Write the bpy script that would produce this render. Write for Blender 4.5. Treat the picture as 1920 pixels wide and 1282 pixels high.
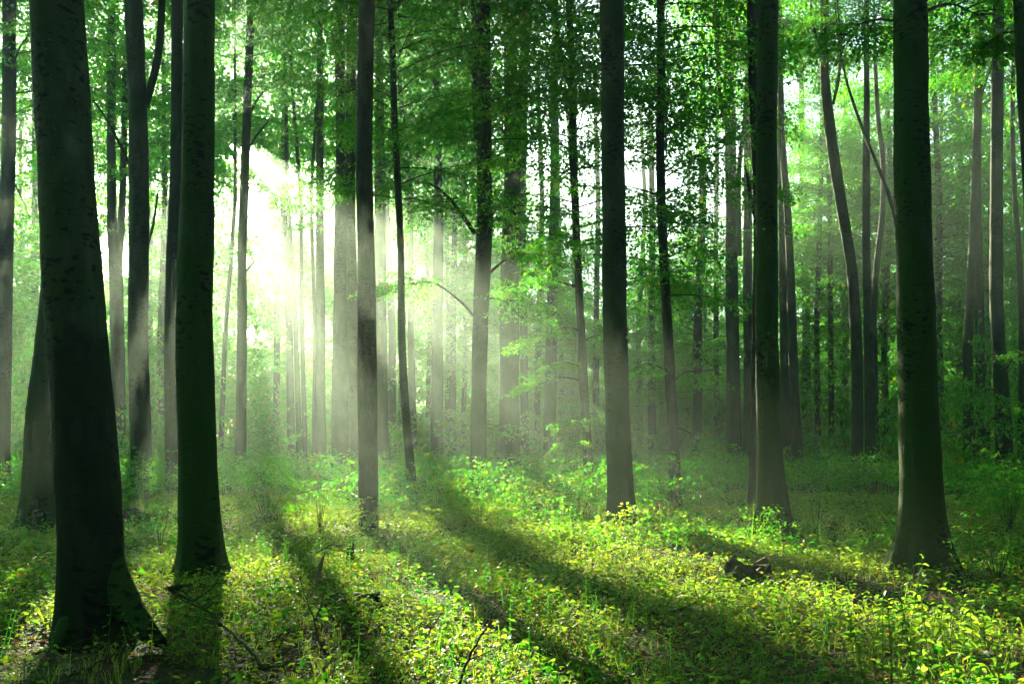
import bpy, math
import numpy as np
from mathutils import Vector

# ------------------------------------------------------------------ scene, camera, light
sc = bpy.context.scene
for o in list(bpy.data.objects):
    bpy.data.objects.remove(o)
C = sc.collection
F = 1844.0            # focal length in pixels of the 1920 wide photograph
HZ = 820.0            # horizon row
EYE = 1.6

cam_d = bpy.data.cameras.new('camera')
cam = bpy.data.objects.new('camera', cam_d)
C.objects.link(cam)
cam.location = (0, 0, EYE)
cam.rotation_euler = (math.radians(90), 0, 0)
cam_d.sensor_width = 36.0
cam_d.lens = F / 1920 * 36.0
cam_d.shift_y = (HZ - 641.0) / 1920.0
cam_d.clip_start = 0.05
cam_d.clip_end = 1000
sc.camera = cam

SUNPX = (400.0, 225.0)
S = Vector(((SUNPX[0] - 960) / F, 1.0, (HZ - SUNPX[1]) / F)).normalized()
SUN_EL = math.asin(S.z)
SUN_AZ = math.atan2(S.x, S.y)          # from +Y towards +X

world = bpy.data.worlds.new('World')
sc.world = world
world.use_nodes = True
wn = world.node_tree.nodes
wl = world.node_tree.links
sky = wn.new('ShaderNodeTexSky')
sky.sky_type = 'NISHITA'
sky.sun_disc = False
sky.sun_elevation = SUN_EL
sky.sun_rotation = SUN_AZ
sky.dust_density = 0.3
sky.air_density = 1.0
bg = wn['Background']
wl.new(sky.outputs[0], bg.inputs[0])
bg.inputs[1].default_value = 0.05

sun_d = bpy.data.lights.new('sun', 'SUN')
sun_d.energy = 5.0
sun_d.angle = math.radians(0.5)
sun_d.color = (1.0, 0.88, 0.63)
sun = bpy.data.objects.new('sun', sun_d)
C.objects.link(sun)
sun.rotation_euler = S.to_track_quat('Z', 'Y').to_euler()
sun.location = S * 60

sc.view_settings.view_transform = 'Standard'
sc.view_settings.look = 'None'
sc.view_settings.exposure = 2.9
sc.view_settings.gamma = 1.0
sc.view_settings.use_curve_mapping = False

cy = sc.cycles
cy.max_bounces = 5
cy.diffuse_bounces = 3
cy.glossy_bounces = 1
cy.transmission_bounces = 2
cy.volume_bounces = 0
cy.transparent_max_bounces = 4
cy.caustics_reflective = False
cy.caustics_refractive = False
cy.sample_clamp_indirect = 3.0
cy.use_adaptive_sampling = True
cy.adaptive_threshold = 0.025
cy.use_denoising = True
cy.denoiser = 'OPENIMAGEDENOISE'

HAZE_DENSITY = 0.0031
HAZE_G = 0.72

# ------------------------------------------------------------------ helpers
def at(px, py, d):
    return np.array([(px - 960.0) / F * d, d, EYE - (py - HZ) / F * d])

def gz(x, y):
    x = np.asarray(x, float); y = np.asarray(y, float)
    return (0.05 * np.sin(0.55 * x + 1.3) * np.cos(0.4 * y) + 0.04 * np.sin(0.9 * y + 0.7 * x)
            + 0.02 * np.sin(2.1 * x - 1.7 * y))

AZV = np.array([S.x, S.y]) / math.hypot(S.x, S.y)
def sun_uv(P):
    """offset of points from the sun ray through the eye: across, and up"""
    P = np.atleast_2d(P)
    fw = P[:, 0] * AZV[0] + P[:, 1] * AZV[1]
    u = P[:, 0] * AZV[1] - P[:, 1] * AZV[0]
    v = (P[:, 2] - EYE) * math.cos(SUN_EL) - fw * math.sin(SUN_EL)
    return u, v

class Geo:
    """quads collected in numpy, one material index per quad"""
    def __init__(self):
        self.V = []; self.Fc = []; self.M = []; self.n = 0
    def add(self, V, Fc, m=0):
        V = np.asarray(V, float).reshape(-1, 3); Fc = np.asarray(Fc, int).reshape(-1, 4)
        self.V.append(V); self.Fc.append(Fc + self.n); self.M.append(np.full(len(Fc), m)); self.n += len(V)
    def arrays(self):
        return np.concatenate(self.V), np.concatenate(self.Fc), np.concatenate(self.M)
    def mesh(self, name, mats, smooth=True):
        V, Fc, M = self.arrays()
        me = bpy.data.meshes.new(name)
        me.vertices.add(len(V)); me.vertices.foreach_set('co', V.astype(np.float32).ravel())
        me.loops.add(len(Fc) * 4); me.loops.foreach_set('vertex_index', Fc.astype(np.int32).ravel())
        me.polygons.add(len(Fc))
        me.polygons.foreach_set('loop_start', (np.arange(len(Fc)) * 4).astype(np.int32))
        for m in mats: me.materials.append(m)
        me.polygons.foreach_set('material_index', M.astype(np.int32))
        sm = np.zeros(len(Fc), bool)
        if smooth == 'bark': sm = (M == 1)
        elif smooth: sm[:] = True
        me.polygons.foreach_set('use_smooth', sm)
        me.update(calc_edges=True)
        me.validate()
        return me

def link(name, me, parent=None, loc=(0, 0, 0), rz=0.0, scale=1.0):
    o = bpy.data.objects.new(name, me)
    C.objects.link(o)
    o.location = loc; o.rotation_euler = (0, 0, rz)
    o.scale = (scale, scale, scale) if np.isscalar(scale) else scale
    if parent is not None: o.parent = parent
    return o

def tag(o, label=None, cat=None, group=None, kind=None):
    if label: o['label'] = label
    if cat: o['category'] = cat
    if group: o['group'] = group
    if kind: o['kind'] = kind
    return o

def tube(P, R, sides=8, noise=0.0, rng=None, cap=False):
    P = np.asarray(P, float); R = np.asarray(R, float); n = len(P)
    T = np.gradient(P, axis=0); T /= np.linalg.norm(T, axis=1)[:, None] + 1e-9
    ref = np.tile(np.array([0.0, 1.0, 0.0]), (n, 1))
    bad = np.abs(T[:, 1]) > 0.9
    if bad.any(): ref[:] = np.array([0.0, 0.0, 1.0])
    A = np.cross(T, ref); A /= np.linalg.norm(A, axis=1)[:, None] + 1e-9
    B = np.cross(T, A)
    th = np.arange(sides) / sides * 2 * np.pi
    rr = R[:, None] * np.ones(sides)[None]
    if noise and rng is not None: rr = rr * (1 + noise * rng.standard_normal(rr.shape))
    V = P[:, None] + rr[..., None] * (np.cos(th)[None, :, None] * A[:, None] + np.sin(th)[None, :, None] * B[:, None])
    i = np.arange(n - 1)[:, None] * sides; j = np.arange(sides)[None]; k = (j + 1) % sides
    Fc = np.stack([i + j, i + k, i + sides + k, i + sides + j], -1).reshape(-1, 4)
    V = V.reshape(-1, 3)
    if cap:
        c = len(V); V = np.vstack([V, P[:1], P[-1:]])
        e = (n - 1) * sides
        q = [[c, (a + 1) % sides, a, a] for a in range(0)]
        for a in range(0, sides, 2):
            b1, b2 = (a + 1) % sides, (a + 2) % sides
            q.append([c, b2, b1, a]); q.append([c + 1, e + a, e + b1, e + b2])
        Fc = np.vstack([Fc, np.array(q)])
    return V, Fc

def rotmat(yaw, pitch, roll):
    """arrays -> (n,3,3): roll about x, then pitch (nose up) about y, then yaw about z"""
    cy_, sy = np.cos(yaw), np.sin(yaw); cp, sp = np.cos(pitch), np.sin(pitch); cr, sr = np.cos(roll), np.sin(roll)
    z = np.zeros_like(cy_); o = np.ones_like(cy_)
    Rz = np.stack([cy_, -sy, z, sy, cy_, z, z, z, o], -1).reshape(-1, 3, 3)
    Ry = np.stack([cp, z, -sp, z, o, z, sp, z, cp], -1).reshape(-1, 3, 3)
    Rx = np.stack([o, z, z, z, cr, -sr, z, sr, cr], -1).reshape(-1, 3, 3)
    return Rz @ Ry @ Rx

def place(tV, tF, pos, yaw, pitch, roll, scale):
    M = rotmat(np.asarray(yaw, float), np.asarray(pitch, float), np.asarray(roll, float))
    V = np.einsum('nij,kj->nki', M, tV) * np.asarray(scale, float).reshape(-1, 1, 1) + np.asarray(pos)[:, None]
    n, k = V.shape[:2]
    Fc = (tF[None] + (np.arange(n) * k)[:, None, None]).reshape(-1, 4)
    return V.reshape(-1, 3), Fc

# leaf templates, length 1 along +x, lying in xy
LEAF1 = (np.array([[0, 0, 0], [0.45, -0.31, 0.06], [1, 0, -0.08], [0.45, 0.31, 0.06]], float), np.array([[0, 1, 2, 3]]))
LEAF2 = (np.array([[0, 0, 0], [0.30, -0.29, 0.07], [0.62, -0.24, 0.05], [1, 0, -0.12], [0.62, 0.24, 0.05], [0.30, 0.29, 0.07], [0.45, 0, 0.0]], float),
         np.array([[0, 1, 2, 6], [6, 2, 3, 4], [0, 6, 4, 5]]))

def spray(rng, n, L=1.0, leaf=0.09, width=0.42, droop=0.18, tpl=LEAF1, tilt=0.45):
    """a flat beech spray along +x: n leaves"""
    t = rng.uniform(0.06, 1.0, n)
    w = width * L * np.sin(np.pi * np.clip(t * 0.86 + 0.12, 0, 1)) ** 0.8
    s = rng.choice([-1, 1], n) * rng.random(n) ** 0.7
    lanes = np.round(t * 7) / 7 + rng.normal(0, 0.02, n)
    x = (0.65 * lanes + 0.35 * t) * L + np.abs(s) * 0.15 * L
    pos = np.stack([x, s * w, -droop * L * (x / L) ** 2 - 0.10 * L * s * s + rng.normal(0, 0.022 * L, n)], 1)
    yaw = np.sign(s) * rng.uniform(0.35, 1.2, n)
    return place(*tpl, pos, yaw, rng.normal(-0.30, tilt, n), rng.normal(0, tilt * 1.2, n), leaf * rng.uniform(0.7, 1.25, n))

# ------------------------------------------------------------------ materials
def new_mat(name):
    m = bpy.data.materials.new(name); m.use_nodes = True
    nt = m.node_tree; nt.nodes.clear()
    out = nt.nodes.new('ShaderNodeOutputMaterial')
    return m, nt, out

def ramp(nt, stops):
    r = nt.nodes.new('ShaderNodeValToRGB')
    cr = r.color_ramp
    while len(cr.elements) < len(stops): cr.elements.new(0.5)
    for e, (p, c) in zip(cr.elements, stops):
        e.position = p; e.color = (*c, 1)
    return r

def leaf_mat(name, refl, trans, rough=0.45, mix=0.5, spec=0.35):
    m, nt, out = new_mat(name)
    N = nt.nodes.new; Lk = nt.links.new
    geo = N('ShaderNodeNewGeometry')
    r1 = ramp(nt, refl); r2 = ramp(nt, trans)
    Lk(geo.outputs['Random Per Island'], r1.inputs[0]); Lk(geo.outputs['Random Per Island'], r2.inputs[0])
    p = N('ShaderNodeBsdfPrincipled')
    p.inputs['Roughness'].default_value = rough
    p.inputs['Specular IOR Level'].default_value = spec
    Lk(r1.outputs[0], p.inputs['Base Color'])
    tr = N('ShaderNodeBsdfTranslucent'); Lk(r2.outputs[0], tr.inputs['Color'])
    mx = N('ShaderNodeMixShader'); mx.inputs[0].default_value = mix
    Lk(p.outputs[0], mx.inputs[1]); Lk(tr.outputs[0], mx.inputs[2]); Lk(mx.outputs[0], out.inputs[0])
    return m

M_LEAF = leaf_mat('beech_leaf',
    [(0.0, (0.014, 0.078, 0.018)), (0.6, (0.024, 0.105, 0.016)), (0.95, (0.05, 0.12, 0.014)), (1.0, (0.16, 0.09, 0.015))],
    [(0.0, (0.05, 0.50, 0.018)), (0.55, (0.13, 0.68, 0.015)), (0.975, (0.40, 0.72, 0.015)), (1.0, (0.70, 0.36, 0.03))], mix=0.55, rough=0.5, spec=0.22)
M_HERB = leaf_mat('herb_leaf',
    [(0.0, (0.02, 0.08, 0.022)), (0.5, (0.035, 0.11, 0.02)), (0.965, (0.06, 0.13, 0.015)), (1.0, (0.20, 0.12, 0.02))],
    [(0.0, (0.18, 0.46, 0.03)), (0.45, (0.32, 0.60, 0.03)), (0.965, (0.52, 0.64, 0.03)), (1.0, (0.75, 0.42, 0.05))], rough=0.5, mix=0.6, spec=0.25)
M_GRASS = leaf_mat('grass_blade',
    [(0.0, (0.04, 0.10, 0.015)), (0.7, (0.07, 0.13, 0.02)), (1.0, (0.16, 0.14, 0.04))],
    [(0.0, (0.26, 0.48, 0.03)), (0.7, (0.42, 0.58, 0.04)), (1.0, (0.62, 0.52, 0.10))], rough=0.5)
M_LITTER = leaf_mat('dry_leaf',
    [(0.0, (0.07, 0.035, 0.012)), (0.5, (0.13, 0.065, 0.02)), (1.0, (0.24, 0.14, 0.05))],
    [(0.0, (0.22, 0.10, 0.02)), (1.0, (0.50, 0.28, 0.06))], rough=0.6, mix=0.35, spec=0.2)

def bark_mat(name, base, dark, moss, moss_h=1.0, moss_amt=0.5, scale=1.0, wet=None):
    m, nt, out = new_mat(name)
    N = nt.nodes.new; Lk = nt.links.new
    tc = N('ShaderNodeTexCoord')
    mp = N('ShaderNodeMapping'); mp.inputs['Scale'].default_value = (1, 1, 0.35)
    Lk(tc.outputs['Object'], mp.inputs[0])
    n1 = N('ShaderNodeTexNoise'); n1.inputs['Scale'].default_value = 5 * scale; n1.inputs['Detail'].default_value = 6; n1.inputs['Roughness'].default_value = 0.65
    Lk(mp.outputs[0], n1.inputs[0])
    c1 = ramp(nt, [(0.32, dark), (0.5, base), (0.72, tuple(2.0 * c for c in base))]); Lk(n1.outputs[0], c1.inputs[0])
    # horizontal lenticels and scars
    mp2 = N('ShaderNodeMapping'); mp2.inputs['Scale'].default_value = (2.2, 2.2, 11)
    Lk(tc.outputs['Object'], mp2.inputs[0])
    n2 = N('ShaderNodeTexNoise'); n2.inputs['Scale'].default_value = 3.2 * scale; n2.inputs['Detail'].default_value = 3
    Lk(mp2.outputs[0], n2.inputs[0])
    c2 = ramp(nt, [(0.62, (1, 1, 1)), (0.70, (0.22, 0.22, 0.22))]); Lk(n2.outputs[0], c2.inputs[0])
    mul = N('ShaderNodeMix'); mul.data_type = 'RGBA'; mul.blend_type = 'MULTIPLY'; mul.inputs[0].default_value = 0.8
    Lk(c1.outputs[0], mul.inputs[6]); Lk(c2.outputs[0], mul.inputs[7])
    # green algae and moss, thicker near the foot
    sep = N('ShaderNodeSeparateXYZ'); Lk(tc.outputs['Object'], sep.inputs[0])
    mr = N('ShaderNodeMapRange'); mr.inputs['From Min'].default_value = 0.0; mr.inputs['From Max'].default_value = moss_h
    mr.inputs['To Min'].default_value = 0.55; mr.inputs['To Max'].default_value = 0.0
    Lk(sep.outputs[2], mr.inputs[0])
    n3 = N('ShaderNodeTexNoise'); n3.inputs['Scale'].default_value = 1.7 * scale; n3.inputs['Detail'].default_value = 5
    Lk(tc.outputs['Object'], n3.inputs[0])
    add = N('ShaderNodeMath'); add.operation = 'ADD'; Lk(n3.outputs[0], add.inputs[0]); Lk(mr.outputs[0], add.inputs[1])
    c3 = ramp(nt, [(0.52 - 0.3 * moss_amt, (0, 0, 0)), (0.85 - 0.3 * moss_amt, (1, 1, 1))]); Lk(add.outputs[0], c3.inputs[0])
    mx = N('ShaderNodeMix'); mx.data_type = 'RGBA'
    Lk(c3.outputs[0], mx.inputs[0]); Lk(mul.outputs[2], mx.inputs[6]); mx.inputs[7].default_value = (*moss, 1)
    # pale lichen flecks, clustered black scars, and a dark wet foot on some trunks
    n4 = N('ShaderNodeTexNoise'); n4.inputs['Scale'].default_value = 26 * scale; n4.inputs['Detail'].default_value = 4; n4.inputs['Roughness'].default_value = 0.7
    Lk(tc.outputs['Object'], n4.inputs[0])
    c4 = ramp(nt, [(0.60, (0, 0, 0)), (0.72, (0.55, 0.55, 0.55))]); Lk(n4.outputs[0], c4.inputs[0])
    li = N('ShaderNodeMix'); li.data_type = 'RGBA'; Lk(c4.outputs[0], li.inputs[0]); Lk(mx.outputs[2], li.inputs[6]); li.inputs[7].default_value = (*[min(1, 2.6 * c) for c in base], 1)
    n5 = N('ShaderNodeTexNoise'); n5.inputs['Scale'].default_value = 2.1 * scale; n5.inputs['Detail'].default_value = 1; Lk(mp.outputs[0], n5.inputs[0])
    mp6 = N('ShaderNodeMapping'); mp6.inputs['Scale'].default_value = (1, 1, 2.2); Lk(tc.outputs['Object'], mp6.inputs[0])
    n6 = N('ShaderNodeTexNoise'); n6.inputs['Scale'].default_value = 11 * scale; n6.inputs['Detail'].default_value = 3; Lk(mp6.outputs[0], n6.inputs[0])
    s6 = N('ShaderNodeMath'); s6.operation = 'MULTIPLY_ADD'; s6.inputs[1].default_value = 0.9; Lk(n5.outputs[0], s6.inputs[0]); Lk(n6.outputs[0], s6.inputs[2])
    c6 = ramp(nt, [(1.09 / 1.2, (1, 1, 1)), (1.14 / 1.2, (0.12, 0.12, 0.12))])
    d6 = N('ShaderNodeMath'); d6.operation = 'DIVIDE'; d6.inputs[1].default_value = 1.2; Lk(s6.outputs[0], d6.inputs[0]); Lk(d6.outputs[0], c6.inputs[0])
    sm = N('ShaderNodeMix'); sm.data_type = 'RGBA'; sm.blend_type = 'MULTIPLY'; sm.inputs[0].default_value = 1.0; Lk(li.outputs[2], sm.inputs[6]); Lk(c6.outputs[0], sm.inputs[7])
    fin = sm
    if wet:
        w1 = N('ShaderNodeMath'); w1.operation = 'MULTIPLY_ADD'; w1.inputs[1].default_value = 1.3; Lk(n3.outputs[0], w1.inputs[0]); Lk(sep.outputs[2], w1.inputs[2])
        w2 = N('ShaderNodeMapRange'); w2.inputs['From Min'].default_value = wet + 0.58; w2.inputs['From Max'].default_value = wet + 0.70
        w2.inputs['To Min'].default_value = 0.42; w2.inputs['To Max'].default_value = 1.0; Lk(w1.outputs[0], w2.inputs[0])
        fin = N('ShaderNodeMix'); fin.data_type = 'RGBA'; fin.blend_type = 'MULTIPLY'; fin.inputs[0].default_value = 1.0
        Lk(sm.outputs[2], fin.inputs[6]); Lk(w2.outputs[0], fin.inputs[7])
    p = N('ShaderNodeBsdfPrincipled'); p.inputs['Roughness'].default_value = 0.85; p.inputs['Specular IOR Level'].default_value = 0.2
    Lk(fin.outputs[2], p.inputs['Base Color'])
    bp = N('ShaderNodeBump'); bp.inputs['Strength'].default_value = 0.8; bp.inputs['Distance'].default_value = 0.03
    s2 = N('ShaderNodeMath'); s2.operation = 'MULTIPLY_ADD'; s2.inputs[1].default_value = 0.5
    Lk(c2.outputs[0], s2.inputs[0]); Lk(n1.outputs[0], s2.inputs[2])
    Lk(s2.outputs[0], bp.inputs['Height']); Lk(bp.outputs[0], p.inputs['Normal'])
    Lk(p.outputs[0], out.inputs[0])
    return m

M_BARK = bark_mat('beech_bark', (0.046, 0.064, 0.036), (0.016, 0.024, 0.013), (0.014, 0.050, 0.006), 1.6, 0.55)
M_BARK_MOSS = bark_mat('mossy_bark', (0.036, 0.058, 0.024), (0.010, 0.018, 0.008), (0.020, 0.066, 0.005), 2.4, 0.8)
M_BARK_ROUGH = bark_mat('rough_bark', (0.045, 0.045, 0.034), (0.014, 0.015, 0.011), (0.02, 0.045, 0.009), 0.9, 0.35, 2.2)
M_BARK_SCAR = bark_mat('scarred_bark', (0.055, 0.075, 0.038), (0.014, 0.02, 0.012), (0.016, 0.05, 0.005), 1.0, 0.45, 1.0, wet=2.42)
M_TWIG = bark_mat('twig_bark', (0.07, 0.06, 0.045), (0.025, 0.022, 0.016), (0.03, 0.045, 0.012), 0.3, 0.1, 3.0)
M_DEAD = bark_mat('dead_wood', (0.06, 0.044, 0.026), (0.02, 0.016, 0.011), (0.035, 0.06, 0.010), 0.25, 0.35, 2.5)

def plain(name, col, rough=0.7, trans=None):
    m, nt, out = new_mat(name)
    p = nt.nodes.new('ShaderNodeBsdfPrincipled'); p.inputs['Roughness'].default_value = rough
    n = nt.nodes.new('ShaderNodeTexNoise'); n.inputs['Scale'].default_value = 30
    c = ramp(nt, [(0.3, tuple(0.7 * x for x in col)), (0.7, tuple(min(1, 1.25 * x) for x in col))])
    nt.links.new(n.outputs[0], c.inputs[0]); nt.links.new(c.outputs[0], p.inputs['Base Color'])
    if trans:
        t = nt.nodes.new('ShaderNodeBsdfTranslucent'); t.inputs[0].default_value = (*trans, 1)
        mx = nt.nodes.new('ShaderNodeMixShader'); mx.inputs[0].default_value = 0.5
        nt.links.new(p.outputs[0], mx.inputs[1]); nt.links.new(t.outputs[0], mx.inputs[2]); nt.links.new(mx.outputs[0], out.inputs[0])
    else:
        nt.links.new(p.outputs[0], out.inputs[0])
    return m
M_STEM = plain('herb_stem', (0.05, 0.10, 0.02), 0.6, (0.2, 0.35, 0.03))
M_STRAW = plain('dry_bark_strip', (0.34, 0.30, 0.17), 0.7, (0.4, 0.36, 0.16))

def soil_mat():
    m, nt, out = new_mat('forest_floor')
    N = nt.nodes.new; Lk = nt.links.new
    tc = N('ShaderNodeTexCoord')
    n1 = N('ShaderNodeTexNoise'); n1.inputs['Scale'].default_value = 9; n1.inputs['Detail'].default_value = 8; n1.inputs['Roughness'].default_value = 0.7
    Lk(tc.outputs['Object'], n1.inputs[0])
    v = N('ShaderNodeTexVoronoi'); v.inputs['Scale'].default_value = 16; Lk(tc.outputs['Object'], v.inputs[0])
    c1 = ramp(nt, [(0.3, (0.018, 0.013, 0.008)), (0.5, (0.05, 0.032, 0.016)), (0.7, (0.10, 0.065, 0.03))]); Lk(n1.outputs[0], c1.inputs[0])
    n2 = N('ShaderNodeTexNoise'); n2.inputs['Scale'].default_value = 1.3; n2.inputs['Detail'].default_value = 5; Lk(tc.outputs['Object'], n2.inputs[0])
    c2 = ramp(nt, [(0.42, (0, 0, 0)), (0.62, (1, 1, 1))]); Lk(n2.outputs[0], c2.inputs[0])
    mx = N('ShaderNodeMix'); mx.data_type = 'RGBA'; Lk(c2.outputs[0], mx.inputs[0]); Lk(c1.outputs[0], mx.inputs[6]); mx.inputs[7].default_value = (0.03, 0.06, 0.012, 1)
    p = N('ShaderNodeBsdfPrincipled'); p.inputs['Roughness'].default_value = 0.9; p.inputs['Specular IOR Level'].default_value = 0.1
    Lk(mx.outputs[2], p.inputs['Base Color'])
    b = N('ShaderNodeBump'); b.inputs['Strength'].default_value = 0.8; b.inputs['Distance'].default_value = 0.03
    Lk(v.outputs['Distance'], b.inputs['Height']); Lk(b.outputs[0], p.inputs['Normal'])
    Lk(p.outputs[0], out.inputs[0])
    return m

# ------------------------------------------------------------------ ground
def build_ground():
    g = Geo()
    xs = np.concatenate([np.linspace(-400, -40, 8)[:-1], np.linspace(-40, 40, 161), np.linspace(40, 400, 8)[1:]])
    ys = np.concatenate([np.linspace(-300, -10, 8)[:-1], np.linspace(-10, 70, 161), np.linspace(70, 600, 10)[1:]])
    X, Y = np.meshgrid(xs, ys); Z = gz(X, Y)
    nx = len(xs); ny = len(ys)
    i, j = np.meshgrid(np.arange(nx - 1), np.arange(ny - 1)); a = j * nx + i
    g.add(np.stack([X, Y, Z], -1).reshape(-1, 3), np.stack([a, a + 1, a + nx + 1, a + nx], -1).reshape(-1, 4))
    o = link('ground', g.mesh('ground', [soil_mat()]))
    tag(o, 'brown forest floor under the herbs and trees', 'ground', kind='structure')
build_ground()

# ------------------------------------------------------------------ crown library (shared meshes)
def limb_curve(rng, start, az, el, L, droop, n=6):
    t = np.linspace(0, 1, n)
    wob = rng.normal(0, 0.05 * L, 2)
    h = np.array([np.cos(az), np.sin(az)]); s = np.array([-h[1], h[0]])
    hor = t * L * np.cos(el)
    lat = wob[0] * np.sin(np.pi * t) + wob[1] * t * t
    P = np.zeros((n, 3))
    P[:, :2] = start[:2] + hor[:, None] * h + lat[:, None] * s
    P[:, 2] = start[2] + t * L * np.sin(el) - droop * L * t * t
    return P

def make_crown(seed, H, R, limbs, sprays, nleaf, leaf, el=(0.1, 0.5), droop=0.2, prof=None, spl=1.3, roll=0.25):
    rng = np.random.default_rng(seed)
    g = Geo()
    tpls = [spray(rng, nleaf, 1.0, leaf / spl) for _ in range(5)]
    pos = [[] for _ in tpls]; par = [[] for _ in tpls]
    for k in range(limbs):
        tz = (k + rng.random()) / limbs
        L = R * prof(tz) * rng.uniform(0.65, 1.1)
        az = k * 2.399 + rng.normal(0, 0.4)
        P = limb_curve(rng, np.array([0, 0, tz * H]), az, rng.uniform(*el) + 0.35 * tz, L, droop * rng.uniform(0.5, 1.3))
        r0 = 0.007 + 0.005 * L
        g.add(*tube(P, np.linspace(r0, 0.004, len(P)), 4), 1)
        m = max(3, int(sprays * prof(tz) * rng.uniform(0.7, 1.2)))
        tt = rng.uniform(0.10, 1.0, m) ** 0.85
        for q, t in enumerate(tt):
            p = np.array([np.interp(t, np.linspace(0, 1, len(P)), P[:, c]) for c in range(3)])
            w = q % len(tpls)
            pos[w].append(p)
            side = rng.choice([-1, 1])
            par[w].append((az + side * rng.uniform(0.2, 1.1) * (1.15 - t), rng.normal(-0.05, 0.2), rng.normal(0, roll), spl * rng.uniform(0.6, 1.15) * (0.7 + 0.3 * prof(tz))))
    for w, tp in enumerate(tpls):
        if pos[w]:
            a = np.array(par[w])
            g.add(*place(tp[0], tp[1], np.array(pos[w]), a[:, 0], a[:, 1], a[:, 2], a[:, 3]), 0)
    return g.mesh('crown', [M_LEAF, M_TWIG], smooth='bark')

dome = lambda t: 0.35 + 0.75 * math.sin(math.pi * min(1, 0.25 + 0.72 * t))
tier = lambda t: 0.55 + 0.5 * math.sin(math.pi * min(1, 0.2 + 0.7 * t))
TOPS = [make_crown(11 + i, 7.5, 4.8, 44, 13, 42, 0.15, (0.15, 0.6), 0.15, dome, 1.7, 0.35) for i in range(3)]
MIDS = [make_crown(31 + i, 7.0, 3.3, 34, 10, 62, 0.115, (0.0, 0.4), 0.22, tier, 1.25, 0.22) for i in range(5)]
FARS = [make_crown(51 + i, 11.0, 3.9, 40, 10, 42, 0.18, (0.1, 0.5), 0.2, tier, 1.7, 0.3) for i in range(3)]

# ------------------------------------------------------------------ trees
TREE_GROUP = 'beech trees of the wood'
def smooth1(a, k=5):
    if k < 3: return a
    p = np.pad(a, k // 2, mode='edge')
    return np.convolve(p, np.ones(k) / k, 'valid')

def trunk_geo(rng, z, x, y, r, flare=0.5, lobes=5, rough=0.03, sides=22, step=0.22):
    """centre line as arrays by rising z; ground at z[0]"""
    n = int(max(14, min(90, (z[-1] - z[0]) / step)))
    tt = np.linspace(0, 1, n) ** 1.25
    zz = z[0] + tt * (z[-1] - z[0])
    xx = smooth1(np.interp(zz, z, x)); yy = smooth1(np.interp(zz, z, y)); rr = smooth1(np.interp(zz, z, r))
    th = np.arange(sides) / sides * 2 * np.pi
    h = (zz - z[0])[:, None]
    ph = rng.uniform(0, 6.28, 8)
    fl = flare * np.exp(-h / (1.1 * rr[0] + 0.08))
    lob = 0.5 + 0.5 * np.cos(lobes * th + ph[0] + 0.4 * np.sin(2 * th + ph[1]))[None] ** 3 * 1.0 + 0.25 * np.cos(2 * th + ph[7])[None]
    R = rr[:, None] * (1 + fl * np.clip(lob, 0.05, 2) * 1.6
                       + rough * np.sin(3 * th[None] + 0.7 * h + ph[2]) + rough * 0.8 * np.sin(2 * th[None] - 1.1 * h + ph[3])
                       + rough * 0.5 * np.sin(5 * th[None] + 2.3 * h + ph[4]) + 0.012 * rng.standard_normal((n, sides))
                       + rough * 0.6 * np.sin(4.1 * h + ph[5]))
    V = np.stack([xx[:, None] + R * np.cos(th), yy[:, None] + R * np.sin(th), np.broadcast_to(zz[:, None], R.shape)], -1)
    V[0, :, 2] -= 0.25
    i = np.arange(n - 1)[:, None] * sides; j = np.arange(sides)[None]; k = (j + 1) % sides
    Fc = np.stack([i + j, i + k, i + sides + k, i + sides + j], -1).reshape(-1, 4)
    return V.reshape(-1, 3), Fc

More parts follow.
